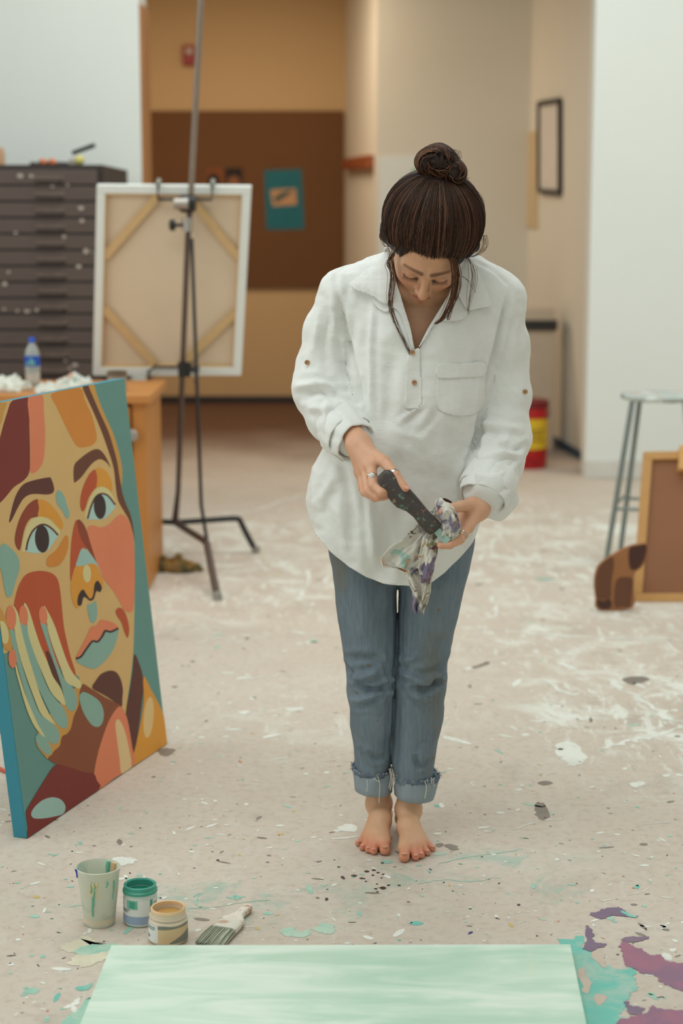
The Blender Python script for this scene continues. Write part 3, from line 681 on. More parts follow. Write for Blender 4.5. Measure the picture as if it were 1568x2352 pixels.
SH = [  # (part, sheet, colour, outline, smooth)
 ('painted_face', A7, C_TAN, [(-300, 390), (0, 302), (350, 240), (700, 178), (740, 260), (850, 500), (940, 700), (985, 850), (1000, 1000), (1020, 1130), (1060, 1220), (1110, 1320), (1140, 1420), (1150, 1550), (1152, 1900), (1148, 2200), (1140, 2460), (1120, 2660), (1090, 2860), (1075, 2985), (1035, 2920), (900, 2846), (780, 2770), (690, 2720), (640, 2640), (300, 2500), (100, 2440), (-200, 2360)], 0),
 ('painted_hair', A7, C_GOLD, [(-80, 330), (52, 316), (30, 400), (5, 500), (-80, 560)], 0),
 ('painted_hair', A7, C_DRED, [(105, 298), (240, 270), (250, 500), (256, 800), (247, 920), (200, 985), (120, 1040), (60, 1110), (0, 1175), (-80, 1230), (-150, 1000), (-40, 750), (20, 530), (60, 400)], 0),
 ('painted_hair', A7, C_SALM, [(240, 270), (360, 250), (375, 400), (386, 600), (376, 780), (345, 870), (290, 920), (255, 910), (259, 800), (253, 500)], 0),
 ('painted_hair', A7, C_OR, [(443, 236), (680, 188), (725, 290), (790, 440), (826, 590), (820, 650), (780, 685), (710, 702), (655, 690), (610, 620), (550, 500), (480, 350)], 0),
 ('painted_hair', A7, C_BRN, [(703, 180), (757, 168), (800, 280), (860, 420), (930, 570), (970, 700), (1010, 850), (1030, 980), (1045, 1080), (1080, 1190), (1118, 1280), (1143, 1400), (1150, 1520), (1138, 1440), (1106, 1330), (1055, 1240), (1008, 1150), (988, 1020), (972, 880), (930, 740), (870, 570), (800, 400)], 0),
 ('painted_hair', A7, C_GOLD, [(757, 168), (802, 160), (832, 260), (900, 430), (960, 560), (1000, 680), (1030, 800), (1046, 900), (1040, 1030), (1022, 950), (1002, 820), (970, 700), (928, 565), (862, 420), (802, 280)], 0),
 ('painted_eyebrow', A7, C_DBR, [(75, 1340), (95, 1240), (130, 1120), (185, 1030), (260, 990), (410, 958), (440, 975), (462, 1050), (450, 1090), (400, 1105), (280, 1100), (210, 1130), (160, 1200), (100, 1320)], 1),
 ('painted_eyebrow.', A7, C_BRN, [(630, 990), (632, 860), (680, 800), (760, 740), (820, 715), (865, 730), (910, 790), (945, 872), (910, 830), (860, 802), (810, 820), (760, 870), (700, 950), (650, 995)], 1),
 ('painted_eye', A7, C_RBR, [(155, 1582), (125, 1520), (130, 1430), (170, 1300), (230, 1200), (290, 1152), (325, 1150), (332, 1220), (325, 1292), (260, 1310), (215, 1380), (190, 1480), (175, 1560)], 1),
 ('painted_eye', A7, C_YEL, [(326, 1150), (400, 1165), (460, 1220), (510, 1290), (538, 1350), (528, 1405), (505, 1395), (450, 1330), (400, 1300), (326, 1292), (332, 1220)], 1),
 ('painted_eye', A7, C_PALE, [(185, 1582), (200, 1480), (230, 1380), (280, 1310), (350, 1295), (420, 1320), (480, 1380), (510, 1410), (497, 1455), (440, 1390), (370, 1355), (310, 1380), (250, 1450), (215, 1582)], 1),
 ('painted_eye', A7, C_EYE, [(215, 1585), (240, 1500), (290, 1400), (360, 1358), (430, 1385), (495, 1450), (460, 1510), (410, 1580), (350, 1605), (280, 1605)], 1),
 ('painted_eye', A7, C_DBR, strip([(222, 1580), (240, 1495), (285, 1408), (360, 1362), (430, 1388), (494, 1452)], 8), 0),
 ('painted_eye', A7, C_BLK, ell(358, 1485, 61, 118, -.06), 1),
 ('painted_eye.', A7, C_RED, [(705, 1250), (685, 1200), (690, 1110), (720, 1010), (770, 920), (815, 892), (830, 960), (825, 1035), (790, 1080), (755, 1140), (730, 1220)], 1),
 ('painted_eye.', A7, C_YEL, [(818, 885), (870, 880), (920, 920), (950, 980), (962, 1040), (955, 1082), (920, 1050), (870, 1035), (826, 1042), (832, 960)], 1),
 ('painted_eye.', A7, C_PALE, [(725, 1300), (740, 1210), (780, 1110), (830, 1050), (880, 1038), (930, 1068), (975, 1140), (988, 1196), (930, 1130), (870, 1095), (820, 1120), (780, 1200), (745, 1310)], 1),
 ('painted_eye.', A7, C_EYE, [(745, 1312), (780, 1200), (820, 1120), (870, 1098), (920, 1115), (985, 1195), (950, 1260), (900, 1305), (850, 1320), (790, 1318)], 1),
 ('painted_eye.', A7, C_DBR, strip([(748, 1310), (775, 1215), (815, 1130), (868, 1098), (925, 1118), (984, 1192)], 8), 0),
 ('painted_eye.', A7, C_BLK, ell(853, 1208, 52, 107, -.06), 1),
 ('painted_accent', A7, C_TL, [(475, 1120), (485, 1080), (510, 1070), (545, 1110), (570, 1190), (593, 1260), (585, 1308), (560, 1300), (530, 1240), (490, 1190)], 1),
 ('painted_cheek', A7, C_SALM, [(745, 1400), (800, 1370), (860, 1387), (930, 1360), (990, 1300), (1040, 1275), (1085, 1310), (1125, 1400), (1146, 1550), (1153, 1750), (1150, 1950), (1140, 2080), (1110, 2116), (1060, 2090), (1020, 2020), (960, 1920), (880, 1820), (830, 1700), (790, 1580)], 1),
 ('painted_nose', A7, C_RED, [(660, 1322), (640, 1345), (620, 1430), (605, 1550), (598, 1750), (605, 1850), (640, 1750), (660, 1680), (700, 1590), (745, 1565), (715, 1450), (685, 1370)], 1),
 ('painted_nose', A7, C_RBR, [(670, 1318), (700, 1340), (735, 1400), (770, 1520), (810, 1640), (822, 1680), (795, 1645), (750, 1575), (700, 1500), (670, 1420), (658, 1350)], 1),
 ('painted_nose', A7, C_LBL, [(648, 1722), (665, 1650), (690, 1580), (720, 1566), (760, 1600), (800, 1650), (840, 1720), (870, 1810), (820, 1770), (760, 1730), (700, 1720)], 1),
 ('painted_nose', A7, C_YEL, [(645, 1722), (690, 1718), (740, 1705), (790, 1695), (832, 1722), (855, 1770), (882, 1850), (875, 1900), (855, 1940), (820, 1925), (800, 2005), (760, 2010), (720, 1960), (695, 1970), (685, 2060), (640, 2068), (610, 1980), (603, 1880), (622, 1780)], 1),
 ('painted_nose', A7, C_PALE, ell(742, 1782, 34, 76, -.05), 1),
 ('painted_nose', A7, C_BLK, [(660, 2040), (665, 1980), (690, 1930), (715, 1922), (735, 1955), (770, 1998), (795, 1965), (805, 1880), (830, 1843), (855, 1868), (870, 1910), (852, 1942), (828, 1930), (815, 1955), (800, 2000), (770, 2016), (735, 1990), (712, 1988), (695, 2050), (672, 2058)], 1),
 ('painted_accent', A7, C_OR, [(395, 1690), (410, 1640), (480, 1580), (530, 1500), (560, 1455), (583, 1480), (580, 1560), (550, 1650), (500, 1710), (440, 1725), (405, 1715)], 1),
 ('painted_accent', A7, C_TL, [(0, 1550), (30, 1525), (80, 1555), (140, 1620), (165, 1690), (160, 1760), (130, 1850), (100, 1960), (70, 1985), (45, 1960), (20, 1830), (0, 1740), (-60, 1640)], 1),
 ('painted_cheek', A7, C_RED, [(116, 2110), (130, 1980), (170, 1860), (230, 1785), (330, 1760), (430, 1775), (490, 1830), (515, 1950), (530, 2100), (545, 2240), (565, 2340), (600, 2490), (648, 2660), (560, 2620), (380, 2520), (260, 2420), (160, 2300)], 0),
 ('painted_accent', A7, C_TL, [(748, 2050), (790, 2040), (815, 2015), (830, 2080), (828, 2150), (805, 2200), (775, 2195), (755, 2130)], 1),
 ('painted_accent', B8, C_RED, [(988, 85), (1020, 58), (1060, 85), (1090, 160), (1105, 250), (1090, 318), (1065, 270), (1040, 190), (1000, 130)], 1),
 ('painted_lips', B8, C_SALM, [(645, 485), (690, 400), (740, 300), (775, 225), (825, 210), (855, 166), (910, 170), (980, 195), (1012, 235), (960, 262), (900, 262), (870, 312), (830, 350), (780, 352), (730, 415), (680, 480)], 0),
 ('painted_lips', B8, C_TL, [(650, 512), (700, 470), (740, 410), (780, 352), (830, 350), (880, 310), (910, 262), (970, 266), (1012, 242), (1000, 330), (960, 430), (900, 510), (820, 578), (760, 575), (690, 545)], 0),
 ('painted_lips', B8, C_BLK, strip([(648, 495), (690, 478), (740, 408), (788, 348), (832, 350), (870, 308), (898, 258), (945, 266), (1010, 236)], 9), 0),
 ('painted_chin', B8, C_DBR, [(788, 748), (815, 690), (860, 630), (930, 600), (990, 610), (1030, 670), (1050, 760), (1045, 840), (1036, 908), (960, 852), (880, 802)], 0),
 ('painted_neck', B8, C_DBR, [(1150, 455), (1190, 540), (1220, 640), (1230, 720), (1215, 850), (1190, 1050), (1160, 1250), (1146, 1405), (1130, 1250), (1100, 1050), (1076, 960), (1108, 780), (1135, 600)], 0),
 ('painted_neck', B8, C_YEL, [(1226, 645), (1290, 760), (1360, 890), (1412, 1010), (1440, 1100), (1450, 1240), (1146, 1412), (1163, 1230), (1202, 1040), (1228, 850)], 0),
 ('painted_neck', B8, (214, 180, 122), ell(1270, 1000, 42, 176, .08), 1),
 ('painted_hand', B8, C_GOLD, [(540, 850), (650, 735), (700, 708), (680, 790), (668, 900), (630, 985), (606, 1085), (570, 1140), (527, 1165), (512, 1240), (460, 1285), (445, 1320), (408, 1352), (380, 1330), (300, 1200), (400, 1000)], 0),
 ('painted_sleeve', B8, C_MBR, [(676, 790), (705, 715), (760, 742), (900, 830), (1040, 905), (980, 960), (930, 1050), (880, 1180), (840, 1300), (803, 1484), (720, 1470), (600, 1430), (480, 1400), (408, 1352), (440, 1318), (458, 1288), (508, 1242), (524, 1172), (570, 1140), (604, 1090), (628, 990), (668, 905)], 0),
 ('painted_neck', B8, C_SALM, [(803, 1484), (830, 1330), (870, 1190), (920, 1050), (975, 950), (1020, 905), (1050, 930), (1080, 990), (1105, 1100), (1130, 1260), (1146, 1412), (980, 1520), (840, 1625), (825, 1540)], 0),
 ('painted_neck', B8, (216, 184, 132), [(985, 1060), (1005, 1015), (1035, 1045), (1070, 1130), (1100, 1260), (1122, 1428), (1040, 1485), (1020, 1350), (1000, 1200)], 0),
 ('painted_sleeve', B8, C_TL, [(675, 830), (700, 785), (740, 790), (810, 830), (860, 880), (885, 960), (875, 1040), (840, 1080), (790, 1070), (740, 1010), (700, 930)], 1),
 ('painted_sleeve', B8, C_DRED, [(230, 1780), (300, 1660), (380, 1530), (440, 1440), (490, 1403), (600, 1430), (720, 1470), (800, 1482), (825, 1540), (842, 1625), (560, 1850), (250, 2050), (236, 1950), (220, 1830)], 0),
 ('painted_sleeve', B8, C_LBL, [(262, 1830), (290, 1770), (360, 1710), (440, 1685), (510, 1700), (550, 1745), (555, 1790), (530, 1830), (460, 1850), (370, 1865), (290, 1865)], 1),
 ('painted_ear', B8, C_GOLD, [(-90, 20), (0, 62), (60, 200), (102, 395), (72, 432), (0, 380), (-90, 330)], 0),
 ('painted_ear', B8, C_PALE, ell(25, 270, 40, 100, -.2), 1),
 ('painted_hand', B8, C_TL, [(340, 180), (390, 200), (420, 330), (480, 520), (540, 660), (600, 720), (640, 780), (655, 860), (640, 930), (600, 945), (560, 900), (530, 760), (480, 600), (420, 430), (370, 280)], 1),
 ('painted_hand', B8, C_DBR, [(388, 440), (420, 450), (470, 580), (520, 740), (505, 752), (460, 670), (420, 560)], 1),
 ('painted_hand', B8, C_PALE, [(370, 42), (420, 120), (470, 230), (520, 380), (570, 520), (620, 620), (690, 700), (680, 752), (640, 740), (560, 690), (510, 560), (450, 400), (410, 270), (395, 180)], 1),
 ('painted_hand', B8, C_SALM, ell(365, 125, 36, 78, -.1), 1),
 ('painted_hand', B8, C_TL, [(170, 180), (225, 210), (260, 350), (330, 560), (400, 740), (470, 840), (540, 920), (575, 1020), (560, 1092), (510, 1080), (450, 1010), (390, 890), (320, 740), (250, 540), (195, 350)], 1),
 ('painted_hand', B8, C_PALE, [(200, 22), (240, 70), (290, 230), (340, 380), (400, 520), (450, 650), (520, 760), (555, 892), (500, 860), (430, 780), (370, 650), (300, 480), (240, 300), (225, 180)], 1),
 ('painted_hand', B8, C_SALM, ell(197, 125, 38, 86, -.1), 1),
 ('painted_hand', B8, C_TL, [(75, 250), (115, 260), (150, 430), (210, 640), (280, 840), (340, 970), (420, 1030), (490, 1100), (505, 1180), (470, 1230), (410, 1200), (340, 1110), (280, 980), (200, 760), (130, 500)], 1),
 ('painted_hand', B8, C_PALE, [(100, 48), (150, 110), (180, 260), (230, 450), (300, 680), (350, 830), (420, 980), (470, 1060), (400, 1020), (340, 960), (290, 840), (220, 650), (160, 460), (120, 260)], 1),
 ('painted_hand', B8, C_SALM, ell(90, 145, 43, 102, -.06), 1),
 ('painted_hand', B8, C_TL, [(300, 1170), (330, 1140), (370, 1150), (420, 1230), (435, 1290), (410, 1322), (360, 1290), (315, 1230)], 1),
 ('painted_hand', B8, C_PALE, [(130, 530), (160, 640), (210, 800), (270, 950), (320, 1060), (380, 1165), (340, 1140), (280, 1060), (220, 920), (170, 750), (130, 600)], 1),
 ('painted_hand', B8, C_SALM, ell(102, 495, 35, 82, -.05), 1),
]
parts = {}
for i, (nm, oy, c, pts, sm) in enumerate(SH):
    if nm in ('painted_cheek', 'painted_accent'): nm = nm + '.' * (i + 1)
    g, ms = parts.setdefault(nm, (MB(), []))
    mm = flat('acrylic_%d_%d_%d' % c, c)
    if mm not in ms: ms.append(mm)
    g.m = ms.index(mm)
    pp = catmull(pts, 4, True) if sm else catmull(pts, 3, True)
    q3 = [pq(*ponto(x / 3.7333, oy + y / 3.7333), d=.0006 + .00002 * i) for x, y in pp]
    g.add(q3, [tuple(range(len(q3)))])
for nm, (g, ms) in parts.items():
    o = g.build(nm.rstrip('.'), ms, ptg, normals=False)
    me = o.data; me.update()
# orange cord lying behind it
t = MB().tube(catmull([(-1.15, 4.62, .006), (-.95, 4.45, .006), (-.86, 4.36, .006), (-.80, 4.42, .006), (-.79, 4.58, .006), (-.86, 4.66, .006), (-1.15, 4.86, .006)], 8), .005, 8).build('extension_cord', mat('orange_cord', (206, 84, 44), .45), smooth=True)
tag(t, 'loop of orange cord on the floor behind the leaning painting', 'cord')

# ================================================================== mint canvas on the floor
def mint():
    m = bpy.data.materials.new('wet_mint_paint'); m.use_nodes = True; t = NT(m); b = t.n['Principled BSDF']; co = t.coord()
    f = t.noise(t.mapping(co, (1.2, 5, 1), (0, 0, -.35)), 2.4, 5, .55, 1.0)
    g = t.noise(t.mapping(co, (3, 3, 1)), 1.2, 3)
    col = t.mix(t.ramp(f, .35, .68), lin((190, 220, 198)), lin((226, 240, 224)))
    col = t.mix(t.ramp(g, .5, .75, 0, .5), col, lin((176, 216, 194)))
    col = t.mix(t.ramp(t.noise(t.mapping(co, (8, 2, 1), (0, 0, .7)), 2, 4), .62, .75, 0, .35), col, lin((226, 226, 196)))
    t.set(b.inputs['Base Color'], col); t.set(b.inputs['Roughness'], t.ramp(f, .3, .7, .38, .55))
    t.set(b.inputs['Normal'], t.bump(t.noise(t.mapping(co, (2, 40, 1), (0, 0, -.35)), 6, 3), .12, .002))
    return m
zc = .019
c1, c2 = gnd(256, 2172, zc), gnd(1309, 2170, zc); n1, n2 = gnd(185, 2351, zc), gnd(1346, 2352, zc)
ext = 1.9
n1 = c1 + (n1 - c1) * ext; n2 = c2 + (n2 - c2) * ext
t = thing('floor_canvas', ((c1 + n2) / 2 * np.array((1, 1, 0))), 'pale mint painted canvas lying flat on the floor', 'canvas')
MB().prism([c1, c2, n2, n1], (0, 0, .0008)).build('painted_face', mint(), t)
dn = np.array((0, 0, -zc + .0012))
MB().prism([c1, c2, n2, n1], dn).build('canvas_edge', mat('cream_canvas_edge', (222, 222, 200), .8), t, bevel=.002)

# ================================================================== paint pots and brush
def ring_drip(g, cx, cy, r0, z0, r1, z1, ang, w):
    pts = [(cx + (r0 + (r1 - r0) * k) * math.sin(ang + .04 * math.sin(5 * k)), cy - (r0 + (r1 - r0) * k) * math.cos(ang), z0 + (z1 - z0) * k) for k in np.linspace(0, 1, 7)]
    g.tube(pts, [w * x for x in (.9, 1, .8, .7, .65, .7, .5)], 7)
b0 = gnd(229, 2120); cx, cy = b0[0], b0[1]
t = thing('plastic_cup', (cx, cy, 0), 'tall translucent plastic cup with mint paint drips, leftmost paint container', 'cup')
M_CUP = rag_mat('paint_smeared_plastic', (228, 230, 212), [((190, 216, 196), .5), ((236, 224, 192), .7), ((206, 218, 202), .9)], .54, 14)
MATS['cup'] = M_CUP; bs = M_CUP.node_tree.nodes['Principled BSDF']; bs.inputs['Roughness'].default_value = .3; bs.inputs['Transmission Weight'].default_value = .12; bs.inputs['IOR'].default_value = 1.2
hc = .122; R0, R1 = .0315, .0440
MB().lathe([(0, .003), (R0 - .002, .0), (R0, .003), (R1, hc - .003), (R1 + .0012, hc), (R1 - .0002, hc + .001), (R1 - .0018, hc - .004), (R0 - .002, .006), (0, .006)], (cx, cy, 0), 48).build('cup_wall', M_CUP, t, smooth=True)
MB().lathe([(0, .0065), (R0 + .001, .0065), (R0 + .002, .024), (0, .022)], (cx, cy, 0), 40).build('paint_residue', mat('cream_paint', (216, 204, 178), .35), t, smooth=True)
for (ang, z1, w, m) in ((-.15, .072, .0036, ('cream_drip', (224, 206, 160))), (.02, .085, .003, ('cream_drip', (224, 206, 160))), (-.28, .08, .003, ('cream_drip', (224, 206, 160))), (-.22, .028, .0030, ('mint_drip', (116, 188, 158))), (-.12, .05, .0024, ('mint_drip', (116, 188, 158))), (.55, .09, .0022, ('mint_drip', (116, 188, 158))), (.95, .06, .002, ('mint_drip', (116, 188, 158)))):
    g = MB(); rr = lambda z: R0 + (R1 - R0) * z / hc + .0008
    ring_drip(g, cx, cy, rr(hc - .02), hc - .02, rr(z1), z1, ang, w); g.build('drip', mat(m[0], m[1], .35), t, smooth=True)
g = MB(); ring_drip(g, cx, cy, R1 + .0006, hc - .002, R1 - .0018, hc - .020, -1.35, .004); g.build('blue_smear', mat('ultramarine_paint', (58, 56, 176), .35), t, smooth=True)
g = MB(); ring_drip(g, cx, cy, R1 - .003, hc - .003, R0 + .003, .06, 2.75, .005); g.build('inner_smear', mat('mint_drip', (116, 188, 158), .35), t, smooth=True)
g = MB(); ring_drip(g, cx, cy, R1 - .003, hc - .003, R0 + .003, .05, 2.35, .006); g.build('inner_smear', mat('peach_paint', (222, 178, 132), .35), t, smooth=True)
# green pot
b0 = gnd(323, 2117); cx, cy = b0[0], b0[1]; R = .0345; hj = .083
t = thing('green_paint_pot', (cx, cy, 0), 'white-labelled paint pot full of green paint between cup and tan jar', 'paint pot')
MB().lathe([(0, .002), (R - .004, 0), (R, .004), (R, hj - .022), (R - .001, hj - .018), (R + .0005, hj - .016), (R + .0005, hj - .011), (R - .002, hj - .009), (R - .002, hj - .002), (R - .004, hj), (R - .006, hj - .002), (R - .006, .01), (0, .01)], (cx, cy, 0), 48).build('pot_wall', mat('pot_plastic', (206, 220, 214), .3), t, smooth=True)
MB().lathe([(R - .0015, hj - .0155), (R + .0012, hj - .0155), (R + .0012, hj - .0105), (R - .001, hj - .0085), (R - .001, hj - .001), (R - .004, hj + .0008), (R - .0065, hj - .002), (R - .0065, hj - .014)], (cx, cy, 0), 48, close=True).build('painted_rim', mat('green_acrylic', (70, 160, 140), .35), t, smooth=True)
MB().lathe([(0, hj - .016), (R - .006, hj - .016), (R - .006, hj - .03), (0, hj - .03)], (cx, cy, 0), 40).build('paint_surface', mat('deep_green_acrylic', (18, 120, 100), .25), t, smooth=True)
def arc_label(nm, z0, z1, a0, a1, rr, m):
    n = 18; vs = []; fs = []
    for i in range(n + 1):
        a = a0 + (a1 - a0) * i / n
        vs += [(cx + rr * math.sin(a), cy - rr * math.cos(a), z0), (cx + rr * math.sin(a), cy - rr * math.cos(a), z1)]
        if i: fs.append((2 * i - 2, 2 * i, 2 * i + 1, 2 * i - 1))
    return MB().add(vs, fs).build(nm, m, t, smooth='all')
M_LW = mat('label_white', (226, 230, 226), .5); M_LB = mat('label_blue', (152, 172, 198), .5); M_INK = mat('label_ink', (120, 128, 128), .5)
arc_label('label', .006, .058, -1.5, 1.5, R + .0005, M_LW)
arc_label('label_band', .007, .024, -1.45, 1.2, R + .0008, M_LB)
arc_label('paint_smear', .040, .058, -.75, -.05, R + .0010, MATS['mint_drip']); arc_label('paint_smear', .042, .056, -.55, -.2, R + .0012, MATS['green_acrylic'])
arc_label('paint_smear', .012, .058, .72, .9, R + .0010, MATS['green_acrylic'])
arc_label('label_text', .036, .038, -1.2, -.55, R + .0011, M_INK); arc_label('label_text', .032, .034, -1.2, -.7, R + .0011, M_INK)
for k in range(7): arc_label('barcode_bar', .034, .052, 1.02 + .05 * k, 1.04 + .05 * k, R + .0011, M_INK)
# tan jar
b0 = gnd(387, 2159); cx, cy = b0[0], b0[1]; R = .0395; hj = .070
t = thing('tan_paint_jar', (cx, cy, 0), 'squat open paint jar of tan paint in front of the green pot', 'paint jar')
MB().lathe([(0, .002), (R - .006, 0), (R - .001, .005), (R, .012), (R, .042), (R - .001, .047), (R - .005, .051), (R - .005, hj - .004), (R - .006, hj), (R - .008, hj - .002), (R - .008, .01), (0, .01)], (cx, cy, 0), 48).build('jar_wall', mat('tan_smeared_plastic', (222, 206, 182), .35, .1, 40), t, smooth=True)
MB().lathe([(R - .0085, hj - .006), (R - .0045, hj - .006), (R - .0045, hj - .001), (R - .006, hj + .001), (R - .0085, hj)], (cx, cy, 0), 48, close=True).build('painted_rim', mat('peach_rim_paint', (232, 196, 152), .4), t, smooth=True)
MB().lathe([(R - .0055, .0525), (R - .002, .0525), (R - .002, .0555), (R - .0055, .0555)], (cx, cy, 0), 48, close=True).build('screw_thread', MATS['tan_smeared_plastic'], t, smooth=True)
MB().lathe([(0, hj - .014), (R - .0085, hj - .014), (R - .0085, hj - .03), (0, hj - .03)], (cx, cy, 0), 40).build('paint_surface', mat('ochre_acrylic', (198, 152, 84), .28), t, smooth=True)
arc_label('label', .008, .044, -1.5, -.45, R + .0005, M_LW)
arc_label('label_picture', .008, .044, -.45, 1.4, R + .0005, mat('label_beige', (222, 194, 150), .5))
def wave_label(nm, f0, f1, a0, a1, rr, m):
    n = 22; vs = []; fs = []
    for i in range(n + 1):
        k = i / n; a = a0 + (a1 - a0) * k
        vs += [(cx + rr * math.sin(a), cy - rr * math.cos(a), f0(k)), (cx + rr * math.sin(a), cy - rr * math.cos(a), f1(k))]
        if i: fs.append((2 * i - 2, 2 * i, 2 * i + 1, 2 * i - 1))
    MB().add(vs, fs).build(nm, m, t, smooth='all')
M_OLV = mat('label_grey_green', (128, 130, 118), .5)
wave_label('paint_smear', lambda k: .037 + .004 * k, lambda k: .044 + .001 * math.sin(9 * k), -.45, 1.35, R + .0009, M_OLV)
wave_label('paint_smear', lambda k: .008, lambda k: .009 + .022 * k ** .8, .15, 1.4, R + .0009, M_OLV)
for zz, a1 in ((.038, -.6), (.034, -.65), (.018, -1.0)): arc_label('label_text', zz, zz + .002, -1.3, a1, R + .0010, M_INK)
for k in range(3): arc_label('barcode_bar', .014, .022, -1.3 + .07 * k, -1.26 + .07 * k, R + .0011, M_INK)
# flat brush
tipc = gnd(476, 2169, .008); endc = gnd(571, 2085, .008)
ax = (endc - tipc); L = np.linalg.norm(ax); ax /= L; sd = np.array((ax[1], -ax[0], 0.)); upv = np.array((0, 0, 1.))
t = thing('paint_brush', (tipc + endc) / 2 * np.array((1, 1, 0)), 'wide flat paint brush with whitened handle and green-grey bristles', 'brush')
def bsec(g, secs, n=20):
    vs = []; fs = []
    for (s, w, h, z) in secs:
        for j in range(n):
            a = 2 * PI * j / n; ca, sa = math.cos(a), math.sin(a); e = .55
            vs.append(tipc * np.array((1, 1, 0)) + ax * s * L + sd * (w * math.copysign(abs(ca) ** e, ca)) + upv * (z + h * math.copysign(abs(sa) ** e, sa)))
    k = len(secs)
    fs = [(i * n + j, i * n + (j + 1) % n, (i + 1) * n + (j + 1) % n, (i + 1) * n + j) for i in range(k - 1) for j in range(n)] + [tuple(range(n - 1, -1, -1)), tuple((k - 1) * n + j for j in range(n))]
    g.add(vs, fs)
BW = .029
g = MB(); bsec(g, [(.36, BW, .0075, .0095), (.40, BW, .009, .010), (.54, BW * .97, .0088, .010), (.56, BW * .93, .0085, .010)]); g.build('ferrule', rag_mat('whitened_ferrule', (222, 216, 202), [((196, 170, 146), 1.2), ((160, 160, 140), 1.6)], .55, 20), t, smooth=True)
g = MB(); bsec(g, [(.55, BW * .92, .0082, .010), (.62, BW * .86, .0085, .010), (.68, BW * .60, .0085, .010), (.74, BW * .36, .008, .010), (.82, BW * .30, .0078, .010), (.92, BW * .36, .0085, .010), (.98, BW * .38, .008, .010), (1.0, BW * .28, .006, .010)]); g.build('handle', rag_mat('paint_worn_handle', (212, 184, 164), [((232, 222, 208), .8), ((178, 128, 104), 1.1)], .5, 16), t, smooth=True)
g = MB()
for i in range(230):
    w = random.uniform(-1, 1); h = random.uniform(-1, 1); sp = 1.0 + .10 * random.random()
    a = tipc * np.array((1, 1, 0)) + ax * .37 * L + sd * (w * BW * .95) + upv * (.009 + .006 * h)
    e = tipc * np.array((1, 1, 0)) + ax * (random.uniform(.0, .04) + .02 * abs(w)) * L + sd * (w * BW * sp + random.gauss(0, .0008)) + upv * max(.0012, .0045 + .0028 * h)
    mid = (a + e) / 2 + upv * (.001 + .001 * h) + sd * random.gauss(0, .0006); g.m = random.choice((0, 0, 1, 2))
    g.tube([a, mid, e], [.0009, .0010, .0005], 4)
tag(g.build('bristles', [mat('bristle_sage', (166, 172, 150), .8), mat('bristle_cream', (206, 204, 184), .8), mat('bristle_olive', (150, 156, 134), .8)], t), kind='stuff')

# ================================================================== paint on the floor
def splash(name, pts, c, jag=.004, z=.0008, n=8, seed=0):
    r = np.random.default_rng(seed); P = [gnd(x, y, z) for x, y in pts]; P = catmull(P, n, True); k = len(P)
    ph = r.uniform(0, 6.28, 6); out = []
    for i, p in enumerate(P):
        d = P[(i + 1) % k] - P[i - 1]; d /= (np.linalg.norm(d) + 1e-9); nn = np.array((-d[1], d[0], 0))
        out.append(p + nn * jag * (r.normal() * .45 + .7 * math.sin(i * .47 + ph[0]) + .5 * math.sin(i * 1.1 + ph[1]) * math.sin(i * .23 + ph[2])))
    m = c if not isinstance(c, tuple) else c
    o = MB().add(out, [tuple(range(k))]).build(name, m, floor, normals=False)
    if o.data.polygons[0].normal.z < 0: o.data.flip_normals()
    return o
def wash(name, c, c2=None, thin=.5):
    m = bpy.data.materials.new(name); m.use_nodes = True; t = NT(m); b = t.n['Principled BSDF']; co = t.coord()
    f = t.ramp(t.noise(t.mapping(co, (1, 1, 1), (0, 0, .4)), 9, 6, .7, .5), .42, .62)
    col = t.mix(f, lin(c), lin(c2 or c)); t.set(b.inputs['Base Color'], col); b.inputs['Roughness'].default_value = .45
    return m
M_TQ = wash('turquoise_floor_paint', (104, 192, 176), (164, 198, 182)); M_PUR = wash('purple_floor_paint', (118, 94, 122), (130, 104, 126)); M_PUR2 = wash('mauve_floor_paint', (136, 96, 124), (160, 98, 122))
M_CRM = wash('cream_floor_paint', (226, 218, 192), (214, 206, 182)); M_MNT = wash('mint_floor_paint', (150, 200, 180), (186, 210, 190)); M_FL = wash('bare_floor_patch', (204, 186, 170), (196, 178, 162))
M_WH = wash('white_floor_paint', (236, 236, 226), (222, 222, 212)); M_DK = wash('dark_floor_paint', (70, 58, 54), (54, 46, 44)); M_GY = wash('grey_floor_paint', (128, 118, 108), (140, 130, 118))
sp = lambda pts, m, jag=.004, z=.0008, seed=1: splash('paint_splash', pts, m, jag, z, 8, seed)
sp([(1285, 2175), (1310, 2155), (1335, 2152), (1345, 2180), (1372, 2200), (1390, 2218), (1420, 2225), (1455, 2220), (1462, 2250), (1452, 2280), (1440, 2300), (1430, 2330), (1470, 2352), (1440, 2400), (1330, 2400), (1290, 2300)], M_TQ, .006, .0006, 3)
sp([(1330, 2225), (1345, 2228), (1352, 2250), (1358, 2275), (1340, 2278), (1330, 2250)], M_FL, .004, .0009, 4)
sp([(1362, 2300), (1372, 2283), (1388, 2285), (1392, 2298), (1378, 2308)], M_FL, .003, .0009, 5)
sp([(1358, 2190), (1375, 2180), (1390, 2200), (1388, 2222), (1372, 2212)], M_FL, .003, .0009, 6)
sp([(1341, 2170), (1348, 2128), (1358, 2130), (1362, 2152), (1370, 2165), (1395, 2170), (1360, 2182), (1346, 2184)], M_PUR, .004, .0011, 7)
sp([(1357, 2098), (1375, 2092), (1400, 2084), (1420, 2084), (1438, 2096), (1436, 2104), (1400, 2104), (1372, 2110), (1360, 2102)], M_PUR, .0035, .0011, 8)
